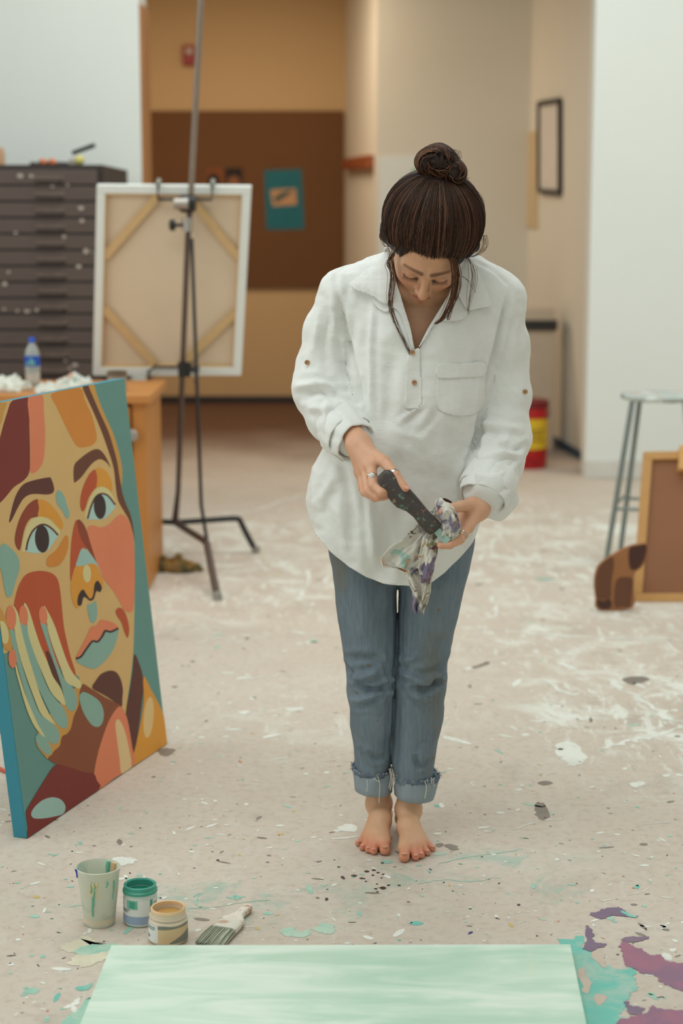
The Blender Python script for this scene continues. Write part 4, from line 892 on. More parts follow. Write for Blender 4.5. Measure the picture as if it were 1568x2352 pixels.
sp([(1424, 2168), (1440, 2164), (1465, 2178), (1490, 2190), (1515, 2195), (1540, 2208), (1600, 2220), (1600, 2275), (1545, 2270), (1520, 2255), (1500, 2240), (1470, 2232), (1445, 2220), (1430, 2200)], M_PUR2, .004, .0011, 9)
sp([(1430, 2155), (1460, 2150), (1486, 2151), (1484, 2158), (1450, 2163), (1432, 2162)], M_PUR, .003, .0012, 10)
sp([(1420, 2352), (1480, 2325), (1500, 2312), (1540, 2318), (1600, 2335), (1600, 2420), (1400, 2420)], M_PUR2, .006, .0012, 11)
sp([(1438, 2300), (1455, 2310), (1480, 2318), (1470, 2330), (1440, 2325)], M_PUR, .004, .0013, 12)
sp([(1425, 2092), (1440, 2096), (1462, 2106), (1440, 2104)], M_TQ, .002, .0014, 13)
sp([(136, 2178), (160, 2166), (190, 2150), (222, 2164), (205, 2170), (240, 2168), (280, 2172), (262, 2178), (235, 2190), (205, 2188), (170, 2188)], M_CRM, .004, .0006, 14)
sp([(165, 2186), (200, 2172), (235, 2168), (275, 2170), (248, 2182), (222, 2190), (190, 2192)], M_MNT, .003, .0009, 15)
sp([(155, 2210), (180, 2192), (215, 2188), (250, 2180), (262, 2184), (238, 2205), (215, 2214), (190, 2222)], M_CRM, .004, .0008, 16)
sp([(145, 2340), (165, 2330), (195, 2300), (215, 2292), (205, 2352), (180, 2400), (130, 2400)], M_MNT, .005, .0006, 17)
sp([(175, 2268), (200, 2262), (215, 2258), (205, 2270), (185, 2276)], M_TQ, .002, .0007, 18)
sp([(150, 2312), (172, 2298), (190, 2288), (180, 2304), (160, 2316)], M_WH, .003, .0006, 19)
sp([(1295, 1700), (1350, 1730), (1310, 1760), (1280, 1735)], M_WH, .01, .0005, 20)
sp([(640, 2138), (668, 2130), (690, 2140), (715, 2134), (705, 2150), (670, 2152), (650, 2146)], M_MNT, .003, .0006, 21)
sp([(722, 2132), (745, 2120), (768, 2128), (765, 2142), (738, 2144)], M_MNT, .003, .0006, 22)
sp([(1020, 1690), (1050, 1696), (1080, 1706), (1075, 1710), (1045, 1703), (1018, 1695)], M_WH, .002, .0006, 23)
sp([(545, 1635), (562, 1632), (575, 1635), (562, 1640)], M_WH, .003, .0006, 24)
sp([(655, 1628), (690, 1624), (695, 1630), (670, 1634)], M_WH, .003, .0006, 25)
sp([(775, 1900), (800, 1892), (822, 1900), (812, 1910), (785, 1908)], M_WH, .003, .0006, 26)
sp([(765, 1925), (800, 1922), (828, 1919), (828, 1921), (800, 1925), (765, 1928)], M_WH, .0012, .0006, 27)
sp([(250, 1975), (280, 1968), (310, 1972), (300, 1985), (270, 1988), (258, 1982)], M_WH, .004, .0006, 28)
sp([(1020, 1942), (1035, 1938), (1048, 1944), (1052, 1952), (1034, 1951)], M_GY, .002, .0006, 29)
sp([(1000, 1940), (1012, 1936), (1018, 1942), (1008, 1946)], M_GY, .0015, .0006, 30)
sp([(1225, 1850), (1250, 1845), (1262, 1870), (1245, 1885), (1232, 1870)], M_GY, .004, .0005, 31)
sp([(360, 1722), (388, 1718), (402, 1724), (390, 1734), (370, 1735)], M_GY, .004, .0005, 32)
sp([(1085, 1532), (1110, 1522), (1125, 1519), (1120, 1525), (1095, 1535)], M_GY, .003, .0005, 33)
sp([(1235, 1798), (1255, 1793), (1268, 1798), (1250, 1804)], M_GY, .002, .0006, 34)
sp([(1445, 1800), (1470, 1794), (1482, 1802), (1460, 1808)], M_WH, .003, .0006, 35)
sp([(1430, 1560), (1470, 1552), (1490, 1562), (1455, 1572)], M_GY, .006, .0005, 36)
for k, (x, y, w) in enumerate(((813, 2011, 7), (842, 2001, 6), (858, 1998, 5), (830, 2017, 5), (856, 2010, 4), (868, 2004, 4), (880, 2008, 4), (876, 2016, 3), (840, 2024, 3), (865, 2030, 3), (879, 2039, 8), (863, 2041, 4), (892, 2033, 4), (916, 2033, 4), (878, 1982, 4), (778, 1991, 4), (866, 2048, 3), (836, 2018, 3), (500, 1975, 4))):
    splash('paint_spot', [(x - w, y), (x, y - w * .4), (x + w, y), (x, y + w * .45)], M_DK, .0006, .0007, 4, 60 + k)
# white chalk-like marks beyond her (drawn lines)
def mark(pl, w, seed, m=None):
    P = [gnd(x, y, .0006) for x, y in catmull(pl, 6)]; L, R = [], []; r = np.random.default_rng(seed)
    for i, p in enumerate(P):
        d = P[min(i + 1, len(P) - 1)] - P[max(i - 1, 0)]; d /= np.linalg.norm(d) + 1e-9; n_ = np.array((-d[1], d[0], 0)); k = w * .8 * (.15 + .9 * r.random()); p = p + n_ * w * r.normal() * .5
        L.append(p + n_ * k); R.append(p - n_ * k)
    fs = [(i, i + 1, 2 * len(P) - 2 - i, 2 * len(P) - 1 - i) for i in range(len(P) - 1)]
    MB().add(L + R[::-1], fs).build('paint_streak', m or M_WH, floor)
for i, (pl, w) in enumerate((([(490, 1318), (560, 1312), (640, 1300), (735, 1296)], .012), ([(700, 1300), (708, 1335), (690, 1375), (720, 1390)], .014), ([(505, 1180), (580, 1172), (650, 1150), (700, 1135)], .018),
        ([(600, 1215), (660, 1205), (720, 1190)], .02), ([(620, 1345), (660, 1352), (700, 1350)], .014), ([(1060, 1440), (1200, 1452), (1330, 1462), (1560, 1468)], .012), ([(1100, 1290), (1130, 1255), (1150, 1225)], .016),
        ([(1130, 1370), (1140, 1410), (1120, 1420)], .014), ([(1240, 1240), (1320, 1280), (1390, 1300)], .016), ([(1400, 1560), (1450, 1600), (1520, 1640), (1568, 1660)], .02), ([(1250, 1560), (1300, 1590), (1380, 1600)], .014),
        ([(1380, 1720), (1440, 1700), (1500, 1690), (1568, 1668)], .016), ([(430, 1480), (500, 1470), (560, 1475)], .008), ([(390, 1440), (450, 1436), (520, 1445)], .008), ([(560, 1560), (640, 1550), (700, 1548)], .006),
        ([(1180, 1905), (1230, 1890), (1290, 1880)], .004), ([(1460, 1895), (1500, 1892), (1540, 1888)], .003), ([(1160, 2100), (1195, 2096), (1215, 2094)], .0025), ([(1185, 2122), (1210, 2116)], .0025), ([(1380, 2070), (1400, 2066), (1420, 2063)], .003), ([(1438, 2056), (1470, 2050), (1490, 2040)], .0025))):
    mark(pl, w, i)
for i, (pl, w) in enumerate((([(430, 2086), (500, 2082), (560, 2072), (620, 2066)], .0035), ([(445, 2060), (462, 2050), (448, 2072), (470, 2090)], .0035), ([(160, 2082), (200, 2078), (240, 2078)], .003), ([(960, 2030), (1020, 2020), (1080, 2024), (1150, 2014)], .0045), ([(1005, 1985), (1050, 1972), (1120, 1962), (1200, 1950)], .004), ([(520, 2060), (540, 2064), (560, 2058)], .006))):
    mark(pl, w, 40 + i, M_MNT)
# fine spatter over the whole floor: beyond counting
g = MB(); mm = [M_WH, M_DK, M_GY, M_MNT, M_TQ, mat('green_speck', (60, 140, 84), .5), mat('orange_speck', (206, 120, 70), .5), mat('yellow_speck', (206, 180, 110), .5), mat('navy_speck', (52, 56, 110), .5)]
pr = [.46, .11, .13, .12, .04, .025, .045, .045, .025]
for i in range(2400):
    py = 1060 + 1290 * random.random() ** .75; px = random.uniform(-80, 1650); p = gnd(px, py, .0005)
    r = abs(random.gauss(0, 1)); r = (.0013 + .0030 * r * r ** .5) * (1.0 if py > 1700 else 1.5); e = random.uniform(.5, 1.0); a0 = random.uniform(0, PI); st = random.choice((1, 1, 1.4, 2.5))
    k = 8; vs = []
    for j in range(k):
        a = 2 * PI * j / k; x = r * st * math.cos(a) * random.uniform(.75, 1.2); y = r * e * math.sin(a) * random.uniform(.75, 1.2)
        vs.append(p + np.array((x * math.cos(a0) - y * math.sin(a0), x * math.sin(a0) + y * math.cos(a0), 0)))
    g.m = int(rng.choice(len(mm), p=pr))
    if g.m in (1, 5, 6, 8) and r > .0045: g.m = 0 if py < 1900 else 3
    g.add(vs, [tuple(range(k))])
tag(g.build('paint_spatter', mm, floor, normals=False), kind='stuff')
# ================================================================== implicit-surface modelling kit (bodies, cloth)
def nets(f, lo, hi, h, newton=2):
    ax = [np.arange(l, u + h, h, dtype=np.float32) for l, u in zip(lo, hi)]
    nx, ny, nz = map(len, ax); D = np.empty((nx, ny, nz), np.float32)
    for i in range(0, nx, 12):
        P = np.stack(np.meshgrid(ax[0][i:i + 12], ax[1], ax[2], indexing='ij'), -1).reshape(-1, 3)
        D[i:i + 12] = f(P).reshape(-1, ny, nz)
    I = D < 0
    offs = [(a, b, c) for a in (0, 1) for b in (0, 1) for c in (0, 1)]
    cnt = sum(I[a:nx - 1 + a, b:ny - 1 + b, c:nz - 1 + c].astype(np.int8) for a, b, c in offs)
    mix = (cnt > 0) & (cnt < 8); cells = np.argwhere(mix); n = len(cells)
    idx = np.full(mix.shape, -1, np.int64); idx[mix] = np.arange(n)
    acc = np.zeros((n, 3)); num = np.zeros(n)
    for a in offs:
        for k in range(3):
            if a[k]: continue
            b = list(a); b[k] = 1
            ca = cells + a; cb = cells + b
            d0 = D[ca[:, 0], ca[:, 1], ca[:, 2]]; d1 = D[cb[:, 0], cb[:, 1], cb[:, 2]]
            m = (d0 < 0) != (d1 < 0); t = np.where(m, d0 / np.where(m, d0 - d1, 1), 0)
            p = np.array(a, float)[None].repeat(n, 0); p[:, k] += t
            acc[m] += p[m]; num += m
    V = np.array(lo) + h * (cells + acc / num[:, None])
    Q = []
    for k in range(3):
        b, c = (k + 1) % 3, (k + 2) % 3
        s0 = [slice(None)] * 3; s1 = [slice(None)] * 3; s0[k] = slice(0, -1); s1[k] = slice(1, None)
        A, B = I[tuple(s0)], I[tuple(s1)]; E = np.argwhere(A != B)
        E = E[(E[:, b] > 0) & (E[:, c] > 0) & (E[:, b] < D.shape[b] - 1) & (E[:, c] < D.shape[c] - 1)]
        fl = A[E[:, 0], E[:, 1], E[:, 2]]
        def cid(db, dc):
            e = E.copy(); e[:, b] -= db; e[:, c] -= dc; return idx[e[:, 0], e[:, 1], e[:, 2]]
        q = np.stack([cid(1, 1), cid(0, 1), cid(0, 0), cid(1, 0)], 1)
        q[~fl] = q[~fl][:, ::-1]; Q.append(q)
    Q = np.concatenate(Q)
    V = V.astype(np.float32)
    for _ in range(newton):
        g, d = grad(f, V, h * .5); V = V - (np.clip(d, -h, h)[:, None] * g).astype(np.float32)
    return V.astype(float), Q
def grad(f, V, e):
    V = V.astype(np.float32); d = f(V)
    g = np.stack([f(V + np.eye(3, dtype=np.float32)[k] * e) - f(V - np.eye(3, dtype=np.float32)[k] * e) for k in range(3)], 1)
    return g / np.maximum(np.linalg.norm(g, axis=1, keepdims=True), 1e-9), d
def smin(a, b, k):
    h = np.maximum(k - np.abs(a - b), 0) / k; return np.minimum(a, b) - h * h * k * .25
def smax(a, b, k): return -smin(-a, -b, k)
def caps(P, a, b, ra, rb):
    a = np.asarray(a, np.float32); b = np.asarray(b, np.float32); d = b - a; L = float(d @ d) + 1e-12
    t = np.clip(((P - a) @ d) / L, 0, 1); return np.linalg.norm(P - a - t[:, None] * d, axis=1) - (ra + (rb - ra) * t)
def chain(P, pts, k=.01):
    d = None
    for (a, ra), (b, rb) in zip(pts[:-1], pts[1:]):
        c = caps(P, a, b, ra, rb); d = c if d is None else smin(d, c, k)
    return d
def elli(P, c, r):
    q = (P - np.asarray(c, np.float32)) / np.asarray(r, np.float32); k0 = np.linalg.norm(q, axis=1); k1 = np.linalg.norm(q / np.asarray(r, np.float32), axis=1)
    return k0 * (k0 - 1) / np.maximum(k1, 1e-6)
def loft(P, rows, Yr, e=2.2):
    """rows: (py, x-left px, x-right px, y-front, y-back) from top to bottom"""
    R = np.array([(at((xl + xr) / 2, py, Yr)[2], at(xl, py, Yr)[0], at(xr, py, Yr)[0], yf, yb) for py, xl, xr, yf, yb in rows]); R = R[np.argsort(R[:, 0])]
    z = P[:, 2]; F = [np.interp(z, R[:, 0], R[:, i]) for i in (1, 2, 3, 4)]
    cx, a = (F[0] + F[1]) / 2, (F[1] - F[0]) / 2; cy, b = (F[2] + F[3]) / 2, (F[3] - F[2]) / 2
    k = ((np.abs(P[:, 0] - cx) / a) ** e + (np.abs(P[:, 1] - cy) / b) ** e) ** (1 / e)
    d = (k - 1) * np.minimum(a, b); return np.maximum(d, np.maximum(z - R[-1, 0], R[0, 0] - z))
def tri(Q): return np.concatenate([Q[:, [0, 1, 2]], Q[:, [0, 2, 3]]])
def clip_mesh(V, T, s):
    """keep the part of a triangle mesh where s > 0, with a clean cut edge"""
    pos = s > 0; n = pos[T].sum(1); out = [T[n == 3]]
    cut = T[(n == 1) | (n == 2)]; nn = pos[cut].sum(1)
    # rotate so that the odd vertex comes first
    odd = np.where(nn[:, None] == 1, pos[cut], ~pos[cut]).argmax(1)
    r = np.stack([cut[np.arange(len(cut)), (odd + k) % 3] for k in range(3)], 1)
    def edge(a, b):
        e = np.sort(np.stack([a, b], 1), 1); return e
    e1, e2 = edge(r[:, 0], r[:, 1]), edge(r[:, 0], r[:, 2])
    E, inv = np.unique(np.concatenate([e1, e2]), axis=0, return_inverse=True); inv = inv.ravel()
    t = s[E[:, 0]] / (s[E[:, 0]] - s[E[:, 1]]); NV = V[E[:, 0]] + (V[E[:, 1]] - V[E[:, 0]]) * t[:, None]
    i1 = len(V) + inv[:len(cut)]; i2 = len(V) + inv[len(cut):]
    one = nn == 1
    out.append(np.stack([r[one, 0], i1[one], i2[one]], 1))
    out.append(np.stack([i1[~one], r[~one, 1], r[~one, 2]], 1)); out.append(np.stack([i1[~one], r[~one, 2], i2[~one]], 1))
    V = np.concatenate([V, NV]); T = np.concatenate(out)
    u, inv = np.unique(T.ravel(), return_inverse=True); return V[u], inv.reshape(-1, 3)
def vnormals(V, F):
    T = tri(F) if F.shape[1] == 4 else F
    fn = np.cross(V[T[:, 1]] - V[T[:, 0]], V[T[:, 2]] - V[T[:, 0]]); N = np.zeros_like(V)
    for k in range(3): np.add.at(N, T[:, k], fn)
    return N / np.maximum(np.linalg.norm(N, axis=1, keepdims=True), 1e-12)
def npmesh(name, V, F, m, parent=None, thick=0, col=None, subs=0):
    me = bpy.data.meshes.new(name); me.vertices.add(len(V)); me.vertices.foreach_set('co', np.asarray(V, np.float32).ravel())
    k = F.shape[1]; me.loops.add(F.size); me.loops.foreach_set('vertex_index', F.astype(np.int32).ravel())
    me.polygons.add(len(F)); me.polygons.foreach_set('loop_start', np.arange(0, F.size, k, dtype=np.int32)); me.polygons.foreach_set('loop_total', np.full(len(F), k, np.int32))
    me.update(calc_edges=True); me.validate()
    me.polygons.foreach_set('use_smooth', [True] * len(me.polygons))
    for x in (m if isinstance(m, (list, tuple)) else [m]): me.materials.append(x)
    if col is not None:
        a = me.color_attributes.new('tint', 'FLOAT_COLOR', 'POINT'); a.data.foreach_set('color', np.c_[col, np.ones(len(V))].astype(np.float32).ravel())
    o = bpy.data.objects.new(name, me); COL.objects.link(o)
    if thick: s = o.modifiers.new('thick', 'SOLIDIFY'); s.thickness = thick; s.offset = -1
    if parent is not None: put(o, parent)
    return o
def seg_dist(p2, pl):
    d = np.full(len(p2), 9.)
    for a, b in zip(pl[:-1], pl[1:]):
        ab = b - a; t = np.clip(((p2 - a) @ ab) / (ab @ ab + 1e-12), 0, 1); d = np.minimum(d, np.linalg.norm(p2 - a - t[:, None] * ab, axis=1))
    return d
def folds(V, N, strokes, Yr):
    """raise (+) or press (-) cloth folds along lines drawn on the front of a garment"""
    p2 = V[:, [0, 2]]; fr = np.clip(-N[:, 1] * 1.6, 0, 1); disp = np.zeros(len(V))
    for pl, w, a in strokes:
        q = np.array([at(x, y, Yr)[[0, 2]] for x, y in catmull(pl, 5)]); L = np.cumsum(np.r_[0, np.linalg.norm(np.diff(q, axis=0), axis=1)])
        lo_, hi_ = q.min(0) - 3 * w, q.max(0) + 3 * w; m = np.all((p2 > lo_) & (p2 < hi_), axis=1)
        if not m.any(): continue
        d = seg_dist(p2[m], q); e0 = np.linalg.norm(p2[m] - q[0], axis=1); e1 = np.linalg.norm(p2[m] - q[-1], axis=1)
        ends = np.clip(np.minimum(e0, e1) / (.2 * L[-1] + 1e-6), .25, 1)
        disp[m] += a * ends * (np.exp(-(d / w) ** 2) - .35 * np.exp(-((d - 1.9 * w) / w) ** 2))
    return V + N * (disp * fr)[:, None]
def wobble(V, seed, freq, n=14, aniso=(1, 1, 1)):
    r = np.random.default_rng(seed); K = r.normal(size=(n, 3)) * freq * np.array(aniso); ph = r.uniform(0, 6.28, n)
    w = np.sin(V @ (r.normal(size=(3, 3)) * freq * .5) + r.uniform(0, 6, 3)) * (.9 / freq)
    return np.sin((V + w) @ K.T + ph).sum(1) / math.sqrt(n)
# ================================================================== the painter
PY = 3.86
person = thing('person', (at(930, 1900, 3.9)[0], 3.88, 0), 'barefoot woman in white linen shirt and rolled jeans wiping a scraper', 'person')
def J(px, py, Y, r): return (at(px, py, Y), r)

# ---- materials
def skin_mat():
    m = bpy.data.materials.new('skin'); m.use_nodes = True; t = NT(m); b = t.n['Principled BSDF']; co = t.coord()
    at_ = t.node('ShaderNodeVertexColor', {'layer_name': 'tint'}).outputs[0]
    f = t.noise(co, 60, 4, .6)
    n = t.n.new('ShaderNodeMix'); n.data_type = 'RGBA'; n.blend_type = 'MULTIPLY'; n.inputs[0].default_value = 1
    t.set(n.inputs[6], at_); t.set(n.inputs[7], t.mix(f, (.88, .84, .82, 1), (1.06, 1.04, 1.02, 1)))
    t.set(b.inputs['Base Color'], n.outputs[2]); b.inputs['Roughness'].default_value = .5
    b.inputs['Subsurface Weight'].default_value = .12; b.inputs['Subsurface Radius'].default_value = (.012, .005, .003); b.inputs['Subsurface Scale'].default_value = .5
    t.set(b.inputs['Normal'], t.bump(t.noise(co, 500, 2), .12, .0008))
    return m
M_SKIN = skin_mat()
def linen():
    m = bpy.data.materials.new('white_linen'); m.use_nodes = True; t = NT(m); b = t.n['Principled BSDF']; co = t.coord()
    t.set(b.inputs['Base Color'], t.mix(t.noise(co, 14, 4), lin((232, 232, 226)), lin((244, 244, 240))))
    b.inputs['Roughness'].default_value = .85; b.inputs['Sheen Weight'].default_value = .15
    w1 = t.noise(t.mapping(co, (40, 40, 900)), 1, 2); w2 = t.noise(t.mapping(co, (900, 900, 40)), 1, 2)
    fine = t.math('ADD', t.math('ADD', w1, w2), t.math('MULTIPLY', t.noise(co, 38, 5, .6, .8), 2.2))
    t.set(b.inputs['Normal'], t.bump(fine, .35, .0022))
    return m
M_LINEN = linen()
def denim(name, c0, c1, worn=1):
    m = bpy.data.materials.new(name); m.use_nodes = True; t = NT(m); b = t.n['Principled BSDF']; co = t.coord()
    f = t.noise(t.mapping(co, (160, 160, 18)), 1, 5, .7); g = t.noise(co, 7, 4)
    col = t.mix(f, lin(c0), lin(c1))
    if worn:
        col = t.mix(t.ramp(g, .48, .7, 0, .45), col, lin((136, 152, 164)))
        col = t.mix(t.ramp(t.noise(t.mapping(co, (1, 1, .6), (0, 0, 0), (3, 1, 2)), 6, 3), .52, .68, 0, .55), col, lin((118, 112, 92)))
        col = t.mix(t.ramp(t.noise(t.mapping(co, (1, 1, 1), (0, 0, 0), (7, 1, 2)), 40, 2), .70, .74, 0, .8), col, lin((128, 104, 60)))
    t.set(b.inputs['Base Color'], col); b.inputs['Roughness'].default_value = .9
    t.set(b.inputs['Normal'], t.bump(t.noise(t.mapping(co, (500, 500, 260)), 1, 2), .3, .0012))
    return m
M_DENIM = denim('worn_blue_denim', (80, 96, 112), (138, 152, 160)); M_DENIMIN = denim('denim_inside', (132, 148, 158), (160, 172, 178), 0); M_DENIMF = denim('frayed_denim', (80, 96, 118), (116, 130, 146), 0)
M_THREAD = mat('pale_cotton_thread', (216, 208, 192), .9)

# ---- head frame
pit, rol = math.radians(54), math.radians(8)
HC = at(986, 560, 3.77)
def roty(v): return np.array((v[0] * math.cos(rol) + v[2] * math.sin(rol), v[1], -v[0] * math.sin(rol) + v[2] * math.cos(rol)))
HX, HU, HN = roty((1, 0, 0)), roty((0, -math.sin(pit), math.cos(pit))), roty((0, -math.cos(pit), -math.sin(pit)))
HR = np.stack([HX, HU, HN], 1).astype(np.float32)
def tohead(P): return (P - HC.astype(np.float32)) @ HR
def fromhead(x, u, n): return HC + HX * x + HU * u + HN * n
def headsdf(P):
    q = tohead(P); a = q.copy(); a[:, 0] = np.abs(a[:, 0])
    d = elli(q, (0, .03, -.018), (.076, .088, .098))
    d = smin(d, elli(q, (0, -.035, .028), (.063, .082, .062)), .03)
    d = smin(d, caps(a, (.048, -.055, .0), (.016, -.112, .058), .02, .015), .03)
    d = smin(d, caps(a, (.0, -.116, .062), (.008, -.112, .062), .014, .014), .02)
    d = smin(d, caps(a, (.040, -.030, .058), (.044, -.022, .045), .018, .018), .025)
    d = smin(d, caps(a, (.010, .014, .083), (.045, .012, .064), .010, .010), .018)
    d = smax(d, -elli(a, (.031, -.006, .098), (.019, .012, .020)), .012)
    d = smin(d, elli(a, (.031, -.007, .073), (.0165, .0135, .0135)), .004)
    nose = smin(caps(a, (0, .006, .086), (0, -.034, .112), .0065, .0092), caps(a, (.0, -.036, .106), (.0105, -.041, .097), .009, .0075), .008)
    d = smin(d, nose, .012)
    d = smin(d, caps(a, (0, -.069, .090), (.020, -.074, .080), .0050, .003), .007)
    d = smin(d, caps(a, (0, -.082, .087), (.016, -.080, .079), .0060, .0035), .007)
    ear = smax(elli(a, (.078, -.012, -.012), (.008, .030, .019)), -elli(a, (.086, -.012, -.006), (.006, .018, .010)), .004)
    return smin(d, ear, .006)
NB = at(975, 640, 3.885)
CH = at(968, 790, 3.885)
def torsosdf(P):
    d = elli(P, CH, (.15, .098, .19))
    d = smin(d, caps(P, NB + (0, 0, -.03), fromhead(0, -.05, -.045), .054, .05), .05)
    for x in (870, 1075): d = smin(d, caps(P, at(x, 655, 3.885), at(968, 645, 3.885), .042, .05), .05)
    d = smin(d, caps(P, at(895, 668, 3.805), at(955, 690, 3.80), .010, .010), .02); d = smin(d, caps(P, at(1055, 668, 3.805), at(985, 690, 3.80), .010, .010), .02)
    return d
# ---- hands
RW = J(823, 1018, 3.712, .0235)
RH = dict(
    index=[J(852, 1068, 3.652, .0115), J(857, 1114, 3.612, .0102), J(876, 1131, 3.594, .0090), J(893, 1131, 3.606, .0078)],
    middle=[J(840, 1076, 3.668, .0118), J(846, 1127, 3.630, .0102), J(868, 1141, 3.610, .0092), J(889, 1139, 3.618, .0078)],
    ring=[J(831, 1083, 3.686, .0112), J(838, 1130, 3.656, .0098), J(860, 1143, 3.632, .0088), J(880, 1142, 3.636, .0075)],
    pinky=[J(826, 1084, 3.702, .0100), J(832, 1121, 3.682, .0085), J(850, 1135, 3.662, .0078), J(866, 1137, 3.660, .0068)],
    thumb=[J(842, 1036, 3.688, .0150), J(882, 1060, 3.640, .0128), J(908, 1092, 3.606, .0105), J(931, 1121, 3.590, .0080)])
LW = J(1099, 1166, 3.708, .0225)
LH = dict(
    thumb=[J(1082, 1160, 3.690, .0140), J(1058, 1163, 3.648, .0120), J(1036, 1168, 3.618, .0103), J(1014, 1177, 3.600, .0082)],
    index=[J(1074, 1210, 3.655, .0118), J(1055, 1240, 3.618, .0102), J(1033, 1251, 3.596, .0090), J(1012, 1253, 3.594, .0076)],
    middle=[J(1071, 1202, 3.672, .0118), J(1048, 1232, 3.648, .0100), J(1022, 1240, 3.640, .0088), J(1004, 1234, 3.640, .0075)],
    ring=[J(1069, 1192, 3.690, .0110), J(1044, 1218, 3.672, .0096), J(1020, 1225, 3.662, .0086), J(1004, 1218, 3.662, .0074)],
    pinky=[J(1068, 1182, 3.704, .0100), J(1046, 1202, 3.690, .0085), J(1026, 1207, 3.682, .0076), J(1012, 1204, 3.680, .0066)])
def handsdf(P, W, H, elbow):
    pal = caps(P, elbow[0], W[0], elbow[1], W[1])
    for k, f in H.items():
        if k == 'thumb': pal = smin(pal, caps(P, W[0], f[0][0], W[1] * .8, f[0][1]), .02)
        else: pal = smin(pal, caps(P, W[0] + (f[0][0] - W[0]) * .12, f[0][0], W[1] * .72, f[0][1] * 1.0), .018)
    pal = smin(pal, caps(P, H['index'][0][0], H['pinky'][0][0], .0105, .0095), .012)
    d = pal
    for k, f in H.items():
        fd = chain(P, f, .003); d = smin(d, fd, .006 if k != 'thumb' else .010)
    return d
RE, LE = J(742, 895, 3.875, .040), J(1150, 1005, 3.86, .040)
# ---- feet
def footspec(toes, ankle, shin, heel, inst):
    return dict(toes=toes, ankle=ankle, shin=shin, heel=heel, inst=inst)
def toept(px, py, r): p = gnd(px, py, 0); p[2] = r; p[1] += r * .9; return (p, r)
FR = footspec([toept(928, 1984, .0125), toept(954, 1980, .0088), toept(967, 1975, .0084), toept(981, 1968, .0080), toept(993, 1958, .0076)], J(938, 1848, 3.895, .0265), J(948, 1745, 3.895, .034), (np.array((at(932, 1900, 3.945)[0], 3.945, .028)), .027), J(938, 1895, 3.850, .026))
FL = footspec([toept(884, 1968, .0125), toept(858, 1966, .0088), toept(846, 1962, .0084), toept(833, 1956, .0080), toept(823, 1946, .0076)], J(870, 1834, 3.925, .0255), J(864, 1735, 3.92, .034), (np.array((at(876, 1890, 3.97)[0], 3.975, .028)), .027), J(872, 1880, 3.880, .026))
def footsdf(P, S_):
    d = caps(P, S_['shin'][0], S_['ankle'][0], S_['shin'][1], S_['ankle'][1])
    A = S_['ankle'][0]; I_ = S_['inst'][0]
    d = smin(d, caps(P, A + (0, .012, -.02), S_['heel'][0], .0235, S_['heel'][1]), .028)
    d = smin(d, caps(P, A + (0, -.006, -.018), I_, .0245, S_['inst'][1] * .90), .024)
    for sx in (-1, 1): d = smin(d, caps(P, A + (sx * .0175, .006, -.012), A + (sx * .0165, .006, -.018), .0085, .0085), .012)
    balls = []
    for k, (tp, r) in enumerate(S_['toes']):
        b = tp + (I_ - tp) * (.30 + .02 * k); b[2] = (.020, .017, .016, .015, .014)[k]; b[0] += (I_[0] - b[0]) * .02
        balls.append((b, (.0180, .0155, .0150, .0142, .0138)[k]))
    for b, r in balls: d = smin(d, caps(P, I_ + (0, 0, -.006), b, .0170, r), .018)
    for k, ((tp, r), (b, rb)) in enumerate(zip(S_['toes'], balls)):
        kn = (tp * .45 + b * .55); kn[2] = max(tp[2], b[2]) * .80 + .004
        td = smin(caps(P, b, kn, rb * .72, r * .86), caps(P, kn, tp, r * .86, r), .004)
        d = smin(d, td, .005)
    return smax(d, -P[:, 2] + .0004, .004)
